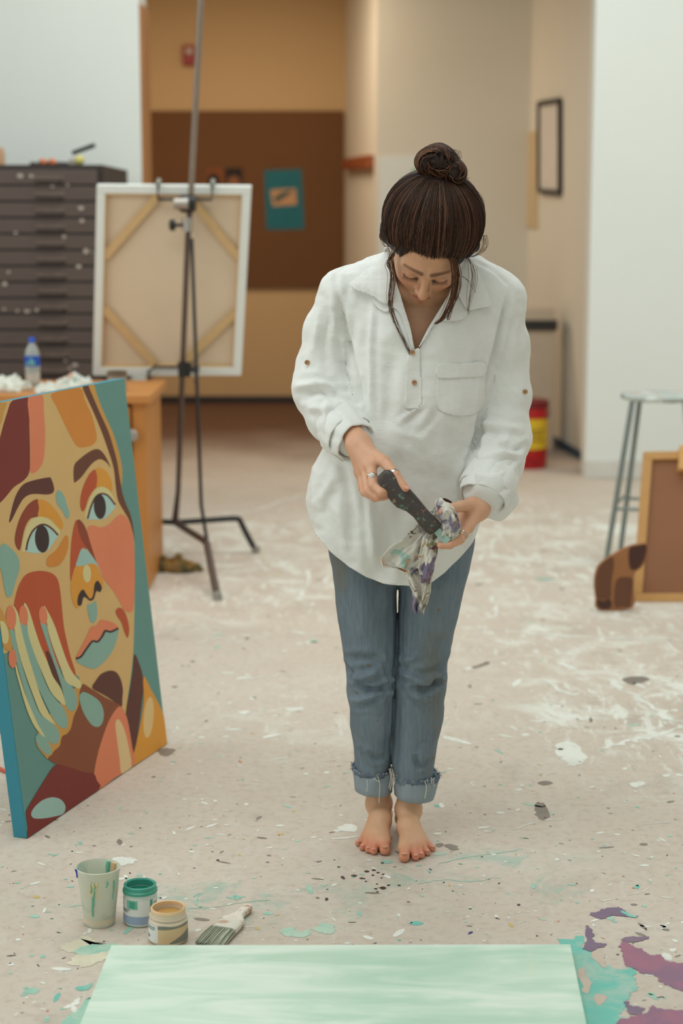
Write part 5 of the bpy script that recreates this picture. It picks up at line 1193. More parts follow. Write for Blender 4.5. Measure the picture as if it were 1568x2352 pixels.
# ---- assemble skin
def tint(V, zone):
    c = np.tile(np.array(lin((222, 176, 144))[:3]), (len(V), 1))
    def blend(mask, colr, amt): c[:] = c + (np.array(lin(colr)[:3]) - c) * (np.clip(mask, 0, 1) * amt)[:, None]
    g = lambda d, w: np.exp(-(d / w) ** 2)
    if zone == 'head':
        c[:] = np.array(lin((216, 166, 130))[:3])
        q = tohead(V.astype(np.float32)); a = q.copy(); a[:, 0] = np.abs(a[:, 0])
        D = lambda p, s=(1, 1, 1): np.linalg.norm((a - np.array(p)) * np.array(s), axis=1)
        blend(g(D((.042, -.035, .075)), .02), (222, 134, 104), .55)
        blend(g(D((0, -.038, .115)), .013), (224, 142, 114), .6)
        lip = np.minimum(caps(a.astype(np.float32), (0, -.071, .094), (.017, -.075, .085), .0035, .002), caps(a.astype(np.float32), (0, -.083, .092), (.014, -.081, .084), .004, .0025))
        blend((.0025 - lip) / .002, (198, 112, 96), .75)
        brow = caps(a.astype(np.float32), (.012, .019, .093), (.047, .016, .073), .0035, .002); blend((.004 - brow) / .004, (96, 60, 40), .85)
        lash = caps(a.astype(np.float32), (.017, -.0135, .083), (.045, -.013, .078), .0024, .0022); blend((.0018 - lash) / .0015, (52, 30, 24), .97)
        blend(g(D((.031, -.004, .084), (1, 1.4, 1)), .012), (196, 138, 108), .5)
    if zone == 'torso': c[:] = np.array(lin((216, 166, 130))[:3])
    if zone in ('rh', 'lh'):
        H = RH if zone == 'rh' else LH
        c[:] = np.array(lin((224, 174, 142))[:3])
        for f in H.values():
            for k in (1, 2): blend(g(np.linalg.norm(V - f[k][0], axis=1), .011), (218, 146, 116), .5)
            blend(g(np.linalg.norm(V - f[0][0], axis=1), .012), (222, 156, 126), .4); blend(g(np.linalg.norm(V - f[3][0], axis=1), .010), (220, 140, 112), .6)
    if zone in ('rf', 'lf'):
        c[:] = np.array(lin((224, 178, 142))[:3]); S_ = FR if zone == 'rf' else FL
        for tp, r in S_['toes']: blend(g(np.linalg.norm(V - tp, axis=1), .024), (218, 134, 104), .75)
        blend((V[:, 2] < .02) * 1.0, (212, 140, 110), .35)
    return c
pieces = []
def body_piece(f, lo, hi, h, zone):
    V, Q = nets(f, lo, hi, h); pieces.append((V, Q, tint(V, zone)))
def bb(pts, m): pts = np.array(pts); return pts.min(0) - m, pts.max(0) + m
upper = lambda P: smin(headsdf(P), torsosdf(P), .02)
lo, hi = HC - .145, HC + .145; lo[2] -= .02; body_piece(upper, lo, hi, .0024, 'head')
# the trunk, kept under the clothes, meets the head piece at the neck
def trunk(P):
    d = torsosdf(P)
    d = smin(d, elli(P, at(930, 1120, 3.90), (.15, .10, .20)), .06)
    d = smin(d, caps(P, at(838, 1300, 3.915), FL['shin'][0], .058, .032), .012); d = smin(d, caps(P, at(1000, 1300, 3.915), FR['shin'][0], .058, .032), .012)
    d = smin(d, chain(P, [(at(870, 655, 3.885), .042), (at(792, 690, 3.89), .034), (RE[0], .034)], .02), .03); d = smin(d, chain(P, [(at(1075, 655, 3.885), .042), (at(1142, 705, 3.89), .034), (LE[0], .034)], .02), .03)
    return d
body_piece(trunk, (at(690, 900, 3.9)[0], 3.74, .10), (at(1230, 900, 3.9)[0], 4.05, HC[2] - .02), .008, 'torso')
for W_, H_, E_, zn in ((RW, RH, RE, 'rh'), (LW, LH, LE, 'lh')):
    pts = [W_[0]] + [p for f in H_.values() for p, r in f]; lo, hi = bb(pts, .035)
    mid = W_[0] + (E_[0] - W_[0]) * .45; lo = np.minimum(lo, mid - .03); hi = np.maximum(hi, mid + .03)
    body_piece(lambda P: handsdf(P, W_, H_, E_), lo, hi, .0019, zn)
for S_, zn in ((FR, 'rf'), (FL, 'lf')):
    pts = [p for p, r in S_['toes']] + [S_['heel'][0], S_['ankle'][0]]; lo, hi = bb(pts, .035); lo[2] = -.006; hi[2] += .05
    body_piece(lambda P: footsdf(P, S_), lo, hi, .0021, zn)
off = 0; VV, QQ, CC = [], [], []
for V, Q, c in pieces: VV.append(V); QQ.append(Q + off); CC.append(c); off += len(V)
body = npmesh('body', np.concatenate(VV), np.concatenate(QQ), M_SKIN, person, col=np.concatenate(CC))
# nails, rings, lashes
M_NAIL = mat('nail', (222, 158, 134), .38); M_SILVER = mat('silver', (206, 202, 196), .22, .05, 20, 0, 60, .95)
def nail(tip, prev, outward, w, l):
    d = Vector(tip) - Vector(prev); d.normalize(); n_ = Vector(outward); n_ = (n_ - d * n_.dot(d)).normalized(); s_ = d.cross(n_)
    M3 = Matrix((s_, d, n_)).transposed()
    MB().lathe([(0, .0011), (.5, .0008), (.85, .0), (1, -.0010)], (0, 0, 0), 14).v
    g = MB(); g.lathe([(0, .0012), (.55, .0009), (.9, .0002), (1, -.0008)], (0, 0, 0), 14)
    g.v = [tuple(Vector(tip) + M3 @ Vector((x * w, y * l, z))) for x, y, z in g.v]
    return g.build('nail', M_NAIL, body, smooth='all')
p, r = RH['thumb'][3]; nail(p + np.array((.0035, -.0074, .003)), RH['thumb'][2][0], (.5, -1, .45), .0055, .007)
for S_ in (FR, FL):
    for k, (tp, r) in enumerate(S_['toes']):
        nail(tp + np.array((0, -r * .45, r * .82)), tp + np.array((0, .02, .008)), (0, -.45, 1), r * .62, r * .62)
def ringband(c, axis, R_, w, name='ring'):
    a = Vector(axis).normalized(); q = Vector((0, 0, 1)).rotation_difference(a).to_matrix()
    return MB().lathe([(R_, -w), (R_ + .0014, -w), (R_ + .0018, 0), (R_ + .0014, w), (R_, w)], c, 28, q, close=True).build(name, M_SILVER, person, smooth=True)
f = RH['index']; c = f[0][0] * .42 + f[1][0] * .58; ax_ = f[1][0] - f[0][0]; rg = ringband(c, ax_, .0104, .0022)
st_ = c + np.array((-.001, -.0118, .003)); MB().lathe([(0, -.002), (.0065, -.002), (.0068, .001), (.0045, .0035), (0, .0042)], st_, 18, Matrix.Rotation(PI / 2, 3, 'X')).build('ring_stone', mat('pale_stone', (228, 224, 218), .25), rg, smooth='all')
f = RH['thumb']; c = f[1][0] * .12 + f[2][0] * .88; ringband(c, f[2][0] - f[1][0], .0106, .0030)
f = LH['index']; 
for k in (.62, .78): c = f[0][0] * (1 - k) + f[1][0] * k; ringband(c, f[1][0] - f[0][0], .0106, .0010)
g = MB()
for sx in (-1, 1):
    for i in range(26):
        k = i / 25; x = sx * (.016 + .030 * k); a0 = fromhead(x, -.0150 - .001 * math.sin(PI * k), .0855 - .006 * k); a1 = a0 + HN * .0065 - HU * .0052 + HX * sx * (.001 + .003 * k); g.tube([a0, (a0 + a1) / 2 - HU * .0006, a1], [.0004, .0003, .0001], 4)
tag(g.build('eyelashes', mat('lash_brown', (48, 28, 22), .6), body), kind='stuff')

# ---- shirt
ROWS = [(575, 915, 1060, 3.81, 3.96), (600, 880, 1095, 3.80, 3.97), (630, 835, 1135, 3.785, 3.985), (665, 800, 1160, 3.775, 3.99), (720, 792, 1160, 3.762, 4.0), (800, 795, 1148, 3.748, 4.01), (900, 800, 1130, 3.738, 4.015), (960, 785, 1118, 3.736, 4.02), (1010, 752, 1112, 3.738, 4.03),
        (1080, 716, 1112, 3.742, 4.035), (1150, 702, 1114, 3.746, 4.04), (1230, 702, 1110, 3.752, 4.04), (1300, 715, 1106, 3.758, 4.04), (1380, 725, 1100, 3.765, 4.04)]
SR_ = [J(880, 622, 3.885, .040), J(790, 676, 3.880, .056), J(752, 760, 3.885, .050), J(742, 840, 3.885, .056), J(740, 893, 3.872, .064), J(766, 955, 3.825, .056), J(800, 1000, 3.765, .046)]
SL_ = [J(1080, 630, 3.885, .040), J(1142, 690, 3.880, .056), J(1157, 790, 3.880, .052), J(1160, 900, 3.875, .053), J(1151, 1000, 3.850, .062), J(1135, 1068, 3.795, .058), J(1112, 1120, 3.735, .050)]
ztrans0, ztrans1 = at(800, 860, PY)[2], at(800, 720, PY)[2]
def shirtsdf(P):
    d = loft(P, ROWS, PY, 2.25); z = P[:, 2]; k = .007 + .04 * np.clip((z - ztrans0) / (ztrans1 - ztrans0), 0, 1)
    d = smin(d, chain(P, SR_, .02), k); return smin(d, chain(P, SL_, .02), k)
lo, hi = np.array((at(655, 900, PY)[0], 3.66, at(900, 1375, 3.76)[2])), np.array((at(1235, 900, PY)[0], 4.06, at(900, 560, PY)[2]))
V, Q = nets(shirtsdf, lo, hi, .0055); T = tri(Q); N_ = vnormals(V, Q)
# loose-cloth undulation: long vertical waves on the body, finer crumple on the sleeves
zz = V[:, 2]; low = np.clip((at(900, 900, PY)[2] - zz) / .35, 0, 1)
V = V + N_ * (.0042 * wobble(V, 3, 13, aniso=(1.6, 1.6, .35)) * (.35 + low) + .0018 * wobble(V, 4, 42, aniso=(1, 1, .8)) + .0010 * (1 - np.abs(wobble(V, 6, 60, aniso=(1, 1, .7)))) + .0005 * wobble(V, 7, 120))[:, None]
N_ = vnormals(V, Q)
ST_ = [([(856, 690), (852, 800), (853, 900), (850, 1000)], .006, .0045), ([(838, 720), (836, 820), (842, 930)], .007, -.004), ([(772, 640), (782, 720), (808, 830), (824, 900), (824, 960)], .007, -.008), ([(735, 700), (722, 780), (712, 830)], .008, .004), ([(760, 720), (745, 790), (752, 850)], .008, -.005), ([(790, 760), (795, 830), (815, 880)], .006, .005),
       ([(672, 892), (705, 886), (738, 882), (762, 894)], .007, .006), ([(690, 912), (735, 900), (790, 905), (818, 918)], .008, -.006), ([(745, 886), (775, 902), (815, 912)], .006, .006), ([(700, 935), (740, 935), (780, 930)], .008, .005), ([(728, 950), (736, 985), (744, 1010)], .007, -.005), ([(752, 925), (748, 965), (757, 1000)], .006, .005),
       ([(1172, 672), (1150, 760), (1128, 840), (1112, 905)], .007, -.010), ([(1192, 720), (1180, 800), (1172, 870)], .009, .004), ([(1110, 905), (1098, 985), (1080, 1050), (1064, 1110)], .008, -.010), ([(1100, 985), (1130, 972), (1165, 980), (1195, 985)], .007, .005), ([(1098, 992), (1125, 990), (1150, 1000)], .006, -.006), ([(1075, 1040), (1120, 1036), (1170, 1030)], .008, .005), ([(1150, 1020), (1180, 1028), (1205, 1022)], .006, -.005), ([(1090, 1060), (1130, 1062), (1180, 1048)], .007, -.004), ([(1175, 1060), (1165, 1100), (1150, 1130)], .006, .004),
       ([(968, 920), (945, 938), (930, 950), (915, 962)], .005, .004), ([(1000, 935), (985, 960), (962, 985)], .007, -.003), ([(905, 800), (890, 900), (885, 1000)], .016, -.004), ([(905, 960), (890, 1050), (880, 1150)], .014, .003), ([(845, 1120), (852, 1200), (858, 1290)], .008, .006), ([(880, 1140), (885, 1230), (892, 1320)], .010, -.004), ([(770, 1085), (752, 1120), (730, 1160)], .010, .005), ([(790, 1075), (800, 1130), (815, 1200)], .010, -.005), ([(720, 1100), (712, 1150), (725, 1200)], .010, .004), ([(930, 1000), (938, 1080), (945, 1140)], .014, .003), ([(1040, 970), (1035, 1050), (1030, 1120)], .014, -.003), ([(1095, 1190), (1080, 1230), (1060, 1270)], .008, -.004), ([(770, 1150), (785, 1210), (800, 1270)], .010, .004), ([(985, 860), (975, 950), (968, 1050)], .016, .003),
       ([(768, 632), (800, 612), (840, 598), (885, 590)], .004, -.002), ([(1090, 600), (1135, 622), (1180, 668)], .004, -.002), ([(800, 650), (790, 700), (784, 760)], .010, -.004), ([(1090, 740), (1100, 800), (1095, 830)], .012, -.003)]
V = folds(V, N_, [(a, b, c * 1.45) for a, b, c in ST_], PY - .06)
# hem: shirt-tail curve
hx = [640, 700, 704, 720, 755, 800, 840, 880, 915, 950, 985, 1020, 1060, 1095, 1108, 1114, 1200]; hy = [1150, 1175, 1190, 1232, 1265, 1302, 1323, 1336, 1342, 1343, 1337, 1316, 1280, 1245, 1215, 1190, 1165]
HP = np.array([at(x, y, 3.78) for x, y in zip(hx, hy)])
s = V[:, 2] - np.interp(V[:, 0], HP[:, 0], HP[:, 2]) - .0015 * np.sin(V[:, 0] * 60)
V, T = clip_mesh(V, T, s)
# neck opening: V at the front, ring round the neck
VX = [(880, 545), (898, 600), (908, 640), (928, 712), (943, 765), (952, 805), (962, 798), (980, 765), (1006, 722), (1034, 680), (1062, 620), (1080, 545)]
vz = np.array([at(x, y, 3.79)[[0, 2]] for x, y in VX]); left, right = vz[:6], vz[5:]
xl_ = np.interp(V[:, 2], left[::-1, 1], left[::-1, 0]); xr_ = np.interp(V[:, 2], right[:, 1], right[:, 0]); zb = vz[5, 1]
ins = np.minimum(np.minimum(V[:, 0] - xl_, xr_ - V[:, 0]), V[:, 2] - zb); ins = np.where(V[:, 1] < 3.895, ins, np.minimum(ins, V[:, 2] - at(980, 600, 3.9)[2]))
V, T = clip_mesh(V, T, -ins)
shirt = npmesh('shirt', V, T, M_LINEN, person, thick=.0022); SHV = V
# things sewn onto the shirt follow its front surface
cell = {}
for i, (x, y, z) in enumerate(SHV):
    if y < 3.90:
        k_ = (int(math.floor(x / .006)), int(math.floor(z / .006)))
        if k_ not in cell or y < cell[k_]: cell[k_] = y
def fronty(x, z):
    i, k = int(math.floor(x / .006)), int(math.floor(z / .006)); v = [cell[(i + a, k + b)] for a in (-1, 0, 1) for b in (-1, 0, 1) if (i + a, k + b) in cell]
    return sum(v) / len(v) if v else None
def sewn(name, outline, off, m, parent, thick=.0016, Yr=3.745, n=26, smoothit=3, bulge=0., base=None, sub=3):
    """a cloth patch cut to an outline (pixels) and laid on the garment's front"""
    ol = np.array([at(x, y, Yr)[[0, 2]] for x, y in catmull(outline, sub, True)]); lo_, hi_ = ol.min(0), ol.max(0)
    st_ = max((hi_ - lo_) / n); gx = np.arange(lo_[0] - st_, hi_[0] + st_ * 1.5, st_); gz = np.arange(lo_[1] - st_, hi_[1] + st_ * 1.5, st_)
    X, Z = np.meshgrid(gx, gz, indexing='ij'); Yg = np.full(X.shape, np.nan)
    for i in range(X.shape[0]):
        for k in range(X.shape[1]):
            y = base(X[i, k], Z[i, k]) if base else fronty(X[i, k], Z[i, k])
            if y is not None: Yg[i, k] = y
    med = np.nanmedian(Yg); Yg = np.where(np.isnan(Yg), med, Yg)
    for _ in range(smoothit): q_ = np.pad(Yg, 1, mode='edge'); Yg = np.minimum(Yg, (q_[:-2, 1:-1] + q_[2:, 1:-1] + q_[1:-1, :-2] + q_[1:-1, 2:] + q_[1:-1, 1:-1]) / 5)
    # signed distance to the outline
    p2 = np.stack([X.ravel(), Z.ravel()], 1); d = seg_dist(p2, np.concatenate([ol, ol[:1]])); ins_ = np.zeros(len(p2), bool); j = len(ol) - 1
    for i in range(len(ol)):
        a, b = ol[i], ol[j]; cnd = ((a[1] > p2[:, 1]) != (b[1] > p2[:, 1])); ins_ ^= cnd & (p2[:, 0] < (b[0] - a[0]) * (p2[:, 1] - a[1]) / (b[1] - a[1] + 1e-12) + a[0]); j = i
    sd_ = np.where(ins_, d, -d); Vp = np.c_[X.ravel(), Yg.ravel() - off - bulge * np.clip(sd_ / .012, 0, 1), Z.ravel()]
    ni, nk = X.shape; ii = np.arange(ni * nk).reshape(ni, nk); F_ = np.stack([ii[:-1, :-1], ii[1:, :-1], ii[1:, 1:], ii[:-1, 1:]], -1).reshape(-1, 4)
    Vp, Tp = clip_mesh(Vp, tri(F_), sd_)
    return npmesh(name, Vp, Tp, m, parent, thick=thick)
sewn('chest_pocket', [(1006, 838), (1060, 836), (1118, 837), (1119, 880), (1116, 935), (1100, 950), (1062, 958), (1015, 946), (1003, 930), (1003, 880)], .0018, M_LINEN, shirt, .0014)
sewn('pocket_hem', [(1006, 838), (1060, 836), (1118, 837), (1118, 866), (1060, 869), (1005, 868)], .0034, M_LINEN, shirt, .0012)
sewn('placket', [(936, 808), (948, 806), (964, 800), (966, 850), (967, 905), (964, 932), (930, 936), (932, 880)], .0016, M_LINEN, shirt, .0014)
# collar
cbase = lambda x, z: fronty(x, z)
def collar_y(x, z): 
    y = fronty(x, z); return y if y is not None else 3.79
sewn('collar_leaf', [(892, 566), (880, 590), (856, 612), (828, 634), (803, 652), (806, 662), (828, 672), (856, 682), (868, 690), (884, 700), (900, 690), (904, 650), (900, 610)], .013, M_LINEN, shirt, .0026, bulge=.004, base=collar_y, n=34)
sewn('collar_leaf', [(1077, 582), (1098, 620), (1116, 655), (1132, 698), (1128, 706), (1100, 710), (1076, 713), (1060, 690), (1050, 660), (1056, 615)], .013, M_LINEN, shirt, .0026, bulge=.004, base=collar_y, n=34)
sewn('collar_lapel', [(898, 640), (880, 670), (856, 684), (860, 700), (872, 712), (890, 718), (902, 708), (918, 720), (930, 752), (942, 790), (950, 806), (944, 760), (930, 712), (914, 660)], .0055, M_LINEN, shirt, .0024, base=collar_y, n=40)
sewn('collar_lapel', [(1046, 650), (1062, 690), (1076, 714), (1072, 728), (1058, 737), (1022, 738), (1004, 736), (984, 766), (966, 794), (960, 800), (980, 760), (1006, 718), (1030, 680)], .0055, M_LINEN, shirt, .0024, base=collar_y, n=40)
M_BUT = mat('horn_button', (190, 146, 106), .35, .25, 200)
def button(px, py, off=.004):
    p = at(px, py, 3.74); y = fronty(p[0], p[2]) or p[1]; p = at(px, py, y); y = fronty(p[0], p[2]) or y; p = np.array((p[0], y - off, p[2]))
    o = MB().lathe([(0, .001), (.0032, .001), (.0040, .0022), (.0054, .0022), (.0058, .001), (.0056, -.001), (0, -.001)], p, 20, Matrix.Rotation(PI / 2, 3, 'X')).build('button', M_BUT, shirt, smooth=True)
    for dx, dz in ((-1, 0), (1, 0)):
        MB().lathe([(0, 0), (.0007, 0), (.0007, .0012), (0, .0012)], p + np.array((dx * .0013, -.0004, dz * .0013)), 8, Matrix.Rotation(PI / 2, 3, 'X')).build('button_hole', MATS['lash_brown'], o)
button(951, 878); button(947, 809, .003); button(705, 832); button(1206, 900)
# rolled cuffs
def cuff(A_, B_, prof, name, wob=.0025, seed=0, flat_=1.0, up=(0, 1, 0)):
    A_ = Vector(A_); B_ = Vector(B_); d = (B_ - A_).normalized(); x = d.cross(Vector(up)).normalized(); y = x.cross(d); n = 64; vs = []; r = np.random.default_rng(seed); ph = r.uniform(0, 6, 6)
    for s, rad in prof:
        for j in range(n):
            a = 2 * PI * j / n; w = wob * (math.sin(3 * a + ph[0] + s * 2) + .7 * math.sin(5 * a + ph[1] - s * 4) + .4 * math.sin(11 * a + ph[2]))
            vs.append(A_ + (B_ - A_) * (s + .02 * math.sin(2 * a + ph[3])) + x * ((rad + w) * math.cos(a)) + y * ((rad + w) * flat_ * math.sin(a)))
    k = len(prof); fs = [(i * n + j, i * n + (j + 1) % n, ((i + 1) % k) * n + (j + 1) % n, ((i + 1) % k) * n + j) for i in range(k) for j in range(n)]
    o = MB().add(vs, fs).build(name, M_LINEN, shirt, smooth='all'); m_ = o.modifiers.new('sub', 'SUBSURF'); m_.levels = m_.render_levels = 1; return o
CP = [(.0, .046), (.05, .052), (.35, .0535), (.70, .0520), (.95, .0495), (1.03, .0470), (1.02, .0430), (.9, .0415), (.6, .042), (.2, .043)]
cuff(at(766, 962, 3.815), at(817, 1016, 3.738), CP, 'cuff', .0020, 1)
cuff(at(776, 978, 3.80), at(806, 1008, 3.752), [(0, .050), (.1, .0555), (.5, .0565), (.9, .0555), (1, .052), (.9, .049), (.1, .048)], 'cuff_fold', .0022, 5)
cuff(at(1140, 1070, 3.792), at(1106, 1148, 3.716), [(s, r + .005) for s, r in CP], 'cuff', .0020, 2)
cuff(at(1134, 1088, 3.775), at(1112, 1134, 3.732), [(0, .054), (.1, .060), (.5, .061), (.9, .060), (1, .056), (.9, .053), (.1, .052)], 'cuff_fold', .0022, 6)
fl = MB(); n = 10
P0 = [np.array(at(x, y, Y)) for x, y, Y in ((1176, 1100, 3.77), (1184, 1122, 3.765), (1193, 1150, 3.76), (1176, 1176, 3.745), (1150, 1198, 3.735), (1120, 1190, 3.722), (1088, 1172, 3.715), (1100, 1150, 3.705), (1130, 1120, 3.700), (1160, 1100, 3.73))]
ctr = sum(P0) / len(P0) + np.array((0, -.022, .004)); P1 = catmull(P0, 4, True); vs = [ctr] + [ctr + (p - ctr) * .55 + np.array((0, -.006, 0)) for p in P1] + list(P1); k = len(P1)
fl.add(vs, [(0, 1 + i, 1 + (i + 1) % k) for i in range(k)] + [(1 + i, 1 + k + i, 1 + k + (i + 1) % k, 1 + (i + 1) % k) for i in range(k)])
o = fl.build('cuff_flap', M_LINEN, shirt, smooth='all'); m_ = o.modifiers.new('thick', 'SOLIDIFY'); m_.thickness = .003; m_.offset = 0; m_ = o.modifiers.new('sub', 'SUBSURF'); m_.levels = m_.render_levels = 2

# ---- jeans
JL = [(1180, 752, 925, 3.83, 4.0), (1265, 754, 916, 3.828, 3.998), (1320, 762, 912, 3.828, 3.995), (1400, 773, 911, 3.828, 3.985), (1460, 782, 914, 3.828, 3.975), (1530, 792, 915, 3.826, 3.965), (1560, 795, 914, 3.824, 3.962), (1600, 798, 911, 3.832, 3.965), (1660, 804, 908, 3.842, 3.972), (1740, 813, 903, 3.856, 3.978), (1805, 818, 893, 3.864, 3.98)]
JR = [(1180, 912, 1095, 3.83, 4.0), (1250, 920, 1090, 3.828, 3.998), (1320, 919, 1080, 3.828, 3.992), (1400, 917, 1061, 3.826, 3.98), (1460, 913, 1045, 3.824, 3.965), (1530, 908, 1030, 3.822, 3.955), (1565, 905, 1027, 3.818, 3.950), (1605, 904, 1023, 3.826, 3.952), (1660, 903, 1018, 3.832, 3.956), (1740, 899, 1003, 3.838, 3.955), (1815, 905, 990, 3.842, 3.955)]
def jeanssdf(P):
    d = np.minimum(loft(P, JL, PY, 2.1), loft(P, JR, PY, 2.1)); return smin(d, elli(P, at(925, 1215, 3.915), (.155, .095, .12)), .03)
V, Q = nets(jeanssdf, (at(735, 1500, PY)[0], 3.80, at(900, 1802, PY)[2]), (at(1110, 1500, PY)[0], 4.02, at(900, 1170, PY)[2]), .0045)
N_ = vnormals(V, Q); kn = np.exp(-((V[:, 2] - at(900, 1570, PY)[2]) / .10) ** 2)
V = V + N_ * (.0016 * wobble(V, 9, 30, aniso=(1, 1, .5)) + .0012 * kn * wobble(V, 10, 70, aniso=(.6, .6, 1.4)))[:, None]; N_ = vnormals(V, Q)
JS = [([(800, 1520), (830, 1510), (868, 1512)], .008, -.006), ([(806, 1562), (840, 1553), (872, 1540)], .008, .007), ([(812, 1570), (838, 1584), (862, 1586), (895, 1578)], .007, -.010), ([(796, 1572), (815, 1575), (834, 1583)], .007, .006), ([(815, 1618), (845, 1605), (868, 1592)], .008, .006), ([(812, 1628), (850, 1612), (880, 1592)], .007, -.005), ([(796, 1540), (806, 1552), (804, 1568)], .006, -.006), ([(880, 1550), (890, 1565), (905, 1560)], .006, .004),
      ([(915, 1548), (950, 1556), (980, 1568), (995, 1577)], .007, .006), ([(952, 1582), (975, 1580), (995, 1574), (1020, 1560)], .007, -.010), ([(950, 1592), (965, 1602), (985, 1612)], .008, .006), ([(960, 1545), (990, 1540), (1020, 1526)], .007, -.005), ([(1022, 1540), (1012, 1555), (1026, 1568)], .006, .005), ([(985, 1600), (1000, 1585), (1018, 1578)], .007, .006), ([(925, 1520), (945, 1512), (960, 1502)], .008, .004),
      ([(850, 1740), (862, 1752), (880, 1748)], .006, -.004), ([(955, 1745), (965, 1765), (985, 1755)], .006, -.005), ([(830, 1735), (838, 1760), (842, 1780)], .006, -.004), ([(975, 1720), (968, 1745), (972, 1770)], .006, .004), ([(900, 1350), (901, 1450), (898, 1560), (896, 1680), (888, 1750)], .004, .0025), ([(924, 1350), (922, 1450), (920, 1560)], .004, .0025), ([(830, 1320), (835, 1400), (842, 1480)], .02, .004), ([(1010, 1320), (995, 1400), (985, 1480)], .02, .004)]
V = folds(V, N_, [(a, b, c * 1.5) for a, b, c in JS], PY - .03)
jeans = npmesh('jeans', V, Q, M_DENIM, person)
def jcuff(name, cx, py0, py1, Yc, rx0, rx1, ry, tilt, seed):
    c0, c1 = at(cx[0], py0, Yc), at(cx[1], py1, Yc); n = 72; r = np.random.default_rng(seed); ph = r.uniform(0, 6, 6); g = MB(); vs = []
    prof = [(0, 1.0), (.05, 1.04), (.3, 1.02), (.7, 1.0), (.97, .985), (1.0, .96), (.98, .92), (.6, .90), (.1, .90), (.0, .94)]
    for s, k in prof:
        for j in range(n):
            a = 2 * PI * j / n; w = 1 + .025 * math.sin(3 * a + ph[0]) + .015 * math.sin(7 * a + ph[1] + 3 * s); rag_ = (.004 * math.sin(5 * a + ph[2]) + .002 * r.normal()) * (1 - s) * (k > .93)
            c = c0 + (c1 - c0) * s; rx = (rx0 + (rx1 - rx0) * s) * k * w
            vs.append(c + np.array((rx * math.cos(a), ry * k * w * math.sin(a), rag_ + tilt * math.cos(a))))
    k = len(prof); fs = [(i * n + j, i * n + (j + 1) % n, ((i + 1) % k) * n + (j + 1) % n, ((i + 1) % k) * n + j) for i in range(k) for j in range(n)]
    o = g.add(vs, fs).build(name, M_DENIMIN, jeans, smooth='all'); 
    f_ = MB(); f2 = []
    for s, k, dz in ((0, 1.045, -.006), (0, 1.065, -.002), (0, 1.05, .004), (0, .99, .003), (0, .97, -.006)):
        for j in range(n):
            a = 2 * PI * j / n; w = 1 + .025 * math.sin(3 * a + ph[0]) + .02 * math.sin(9 * a + ph[3]); f2.append(c0 + np.array((rx0 * k * w * math.cos(a), ry * k * w * math.sin(a), dz + .003 * math.sin(7 * a + ph[4]) + .0015 * r.normal() + tilt * math.cos(a))))
    f_.add(f2, [(i * n + j, i * n + (j + 1) % n, ((i + 1) % 5) * n + (j + 1) % n, ((i + 1) % 5) * n + j) for i in range(5) for j in range(n)]); f_.build('frayed_edge', M_DENIMF, jeans, smooth='all')
    fz = MB()
    for i in range(150):
        a = r.uniform(0, 2 * PI); b0 = c0 + np.array((rx0 * 1.05 * math.cos(a), ry * 1.05 * math.sin(a), .003 + tilt * math.cos(a))); dr = np.array((math.cos(a) * r.uniform(.2, 1), math.sin(a) * r.uniform(.2, 1), r.uniform(-.6, 1.2))); l_ = r.uniform(.004, .011); fz.m = int(r.integers(0, 2))
        fz.tube([b0, b0 + dr * l_ * .6, b0 + dr * l_ + np.array((0, 0, -.002))], [.0006, .0005, .0003], 4)
    tag(fz.build('fray_fibres', [M_DENIMF, M_THREAD], jeans), kind='stuff'); return o
jcuff('trouser_cuff', (856, 857), 1764, 1814, 3.918, .0465, .0440, .058, -.003, 1)
jcuff('trouser_cuff', (954, 950), 1778, 1828, 3.898, .0525, .0470, .058, -.004, 2)
for pl, Y in (([(842, 1790), (844, 1806), (842, 1818)], 3.852), ([(868, 1784), (872, 1804), (871, 1822), (870, 1845)], 3.853), ([(893, 1766), (897, 1786), (893, 1810)], 3.850), ([(900, 1766), (906, 1792), (901, 1810)], 3.846), ([(896, 1765), (900, 1790), (896, 1815)], 3.848), ([(975, 1794), (979, 1810), (975, 1834)], 3.834), ([(995, 1788), (996, 1806)], 3.842), ([(990, 1786), (992, 1802)], 3.840), ([(858, 1788), (864, 1792), (870, 1796)], 3.853)):
    MB().tube([at(x, y, Y) for x, y in catmull(pl, 4)], .0009, 6).build('loose_thread', M_THREAD, jeans, smooth=True)
jc = {}
for x, y, z in np.array([v.co for v in jeans.data.vertices]):
    k_ = (int(math.floor(x / .006)), int(math.floor(z / .006)))
    if k_ not in jc or y < jc[k_]: jc[k_] = y
def jy(x, z):
    i, k = int(math.floor(x / .006)), int(math.floor(z / .006)); v = [jc[(i + a_, k + b_)] for a_ in (-1, 0, 1) for b_ in (-1, 0, 1) if (i + a_, k + b_) in jc]
    return min(v) if v else 3.83
for pl in ([(897, 1352), (898, 1450), (897, 1560), (893, 1660), (884, 1752)], [(926, 1352), (923, 1450), (920, 1555), (915, 1660), (910, 1758)]):
    pts = []
    for x, y in catmull(pl, 10): p = at(x, y, 3.84); p[1] = jy(p[0], p[2]) - .0002; pts.append(p)
    MB().tube(pts, .0011, 6).build('inseam', M_DENIMF, jeans, smooth=True)

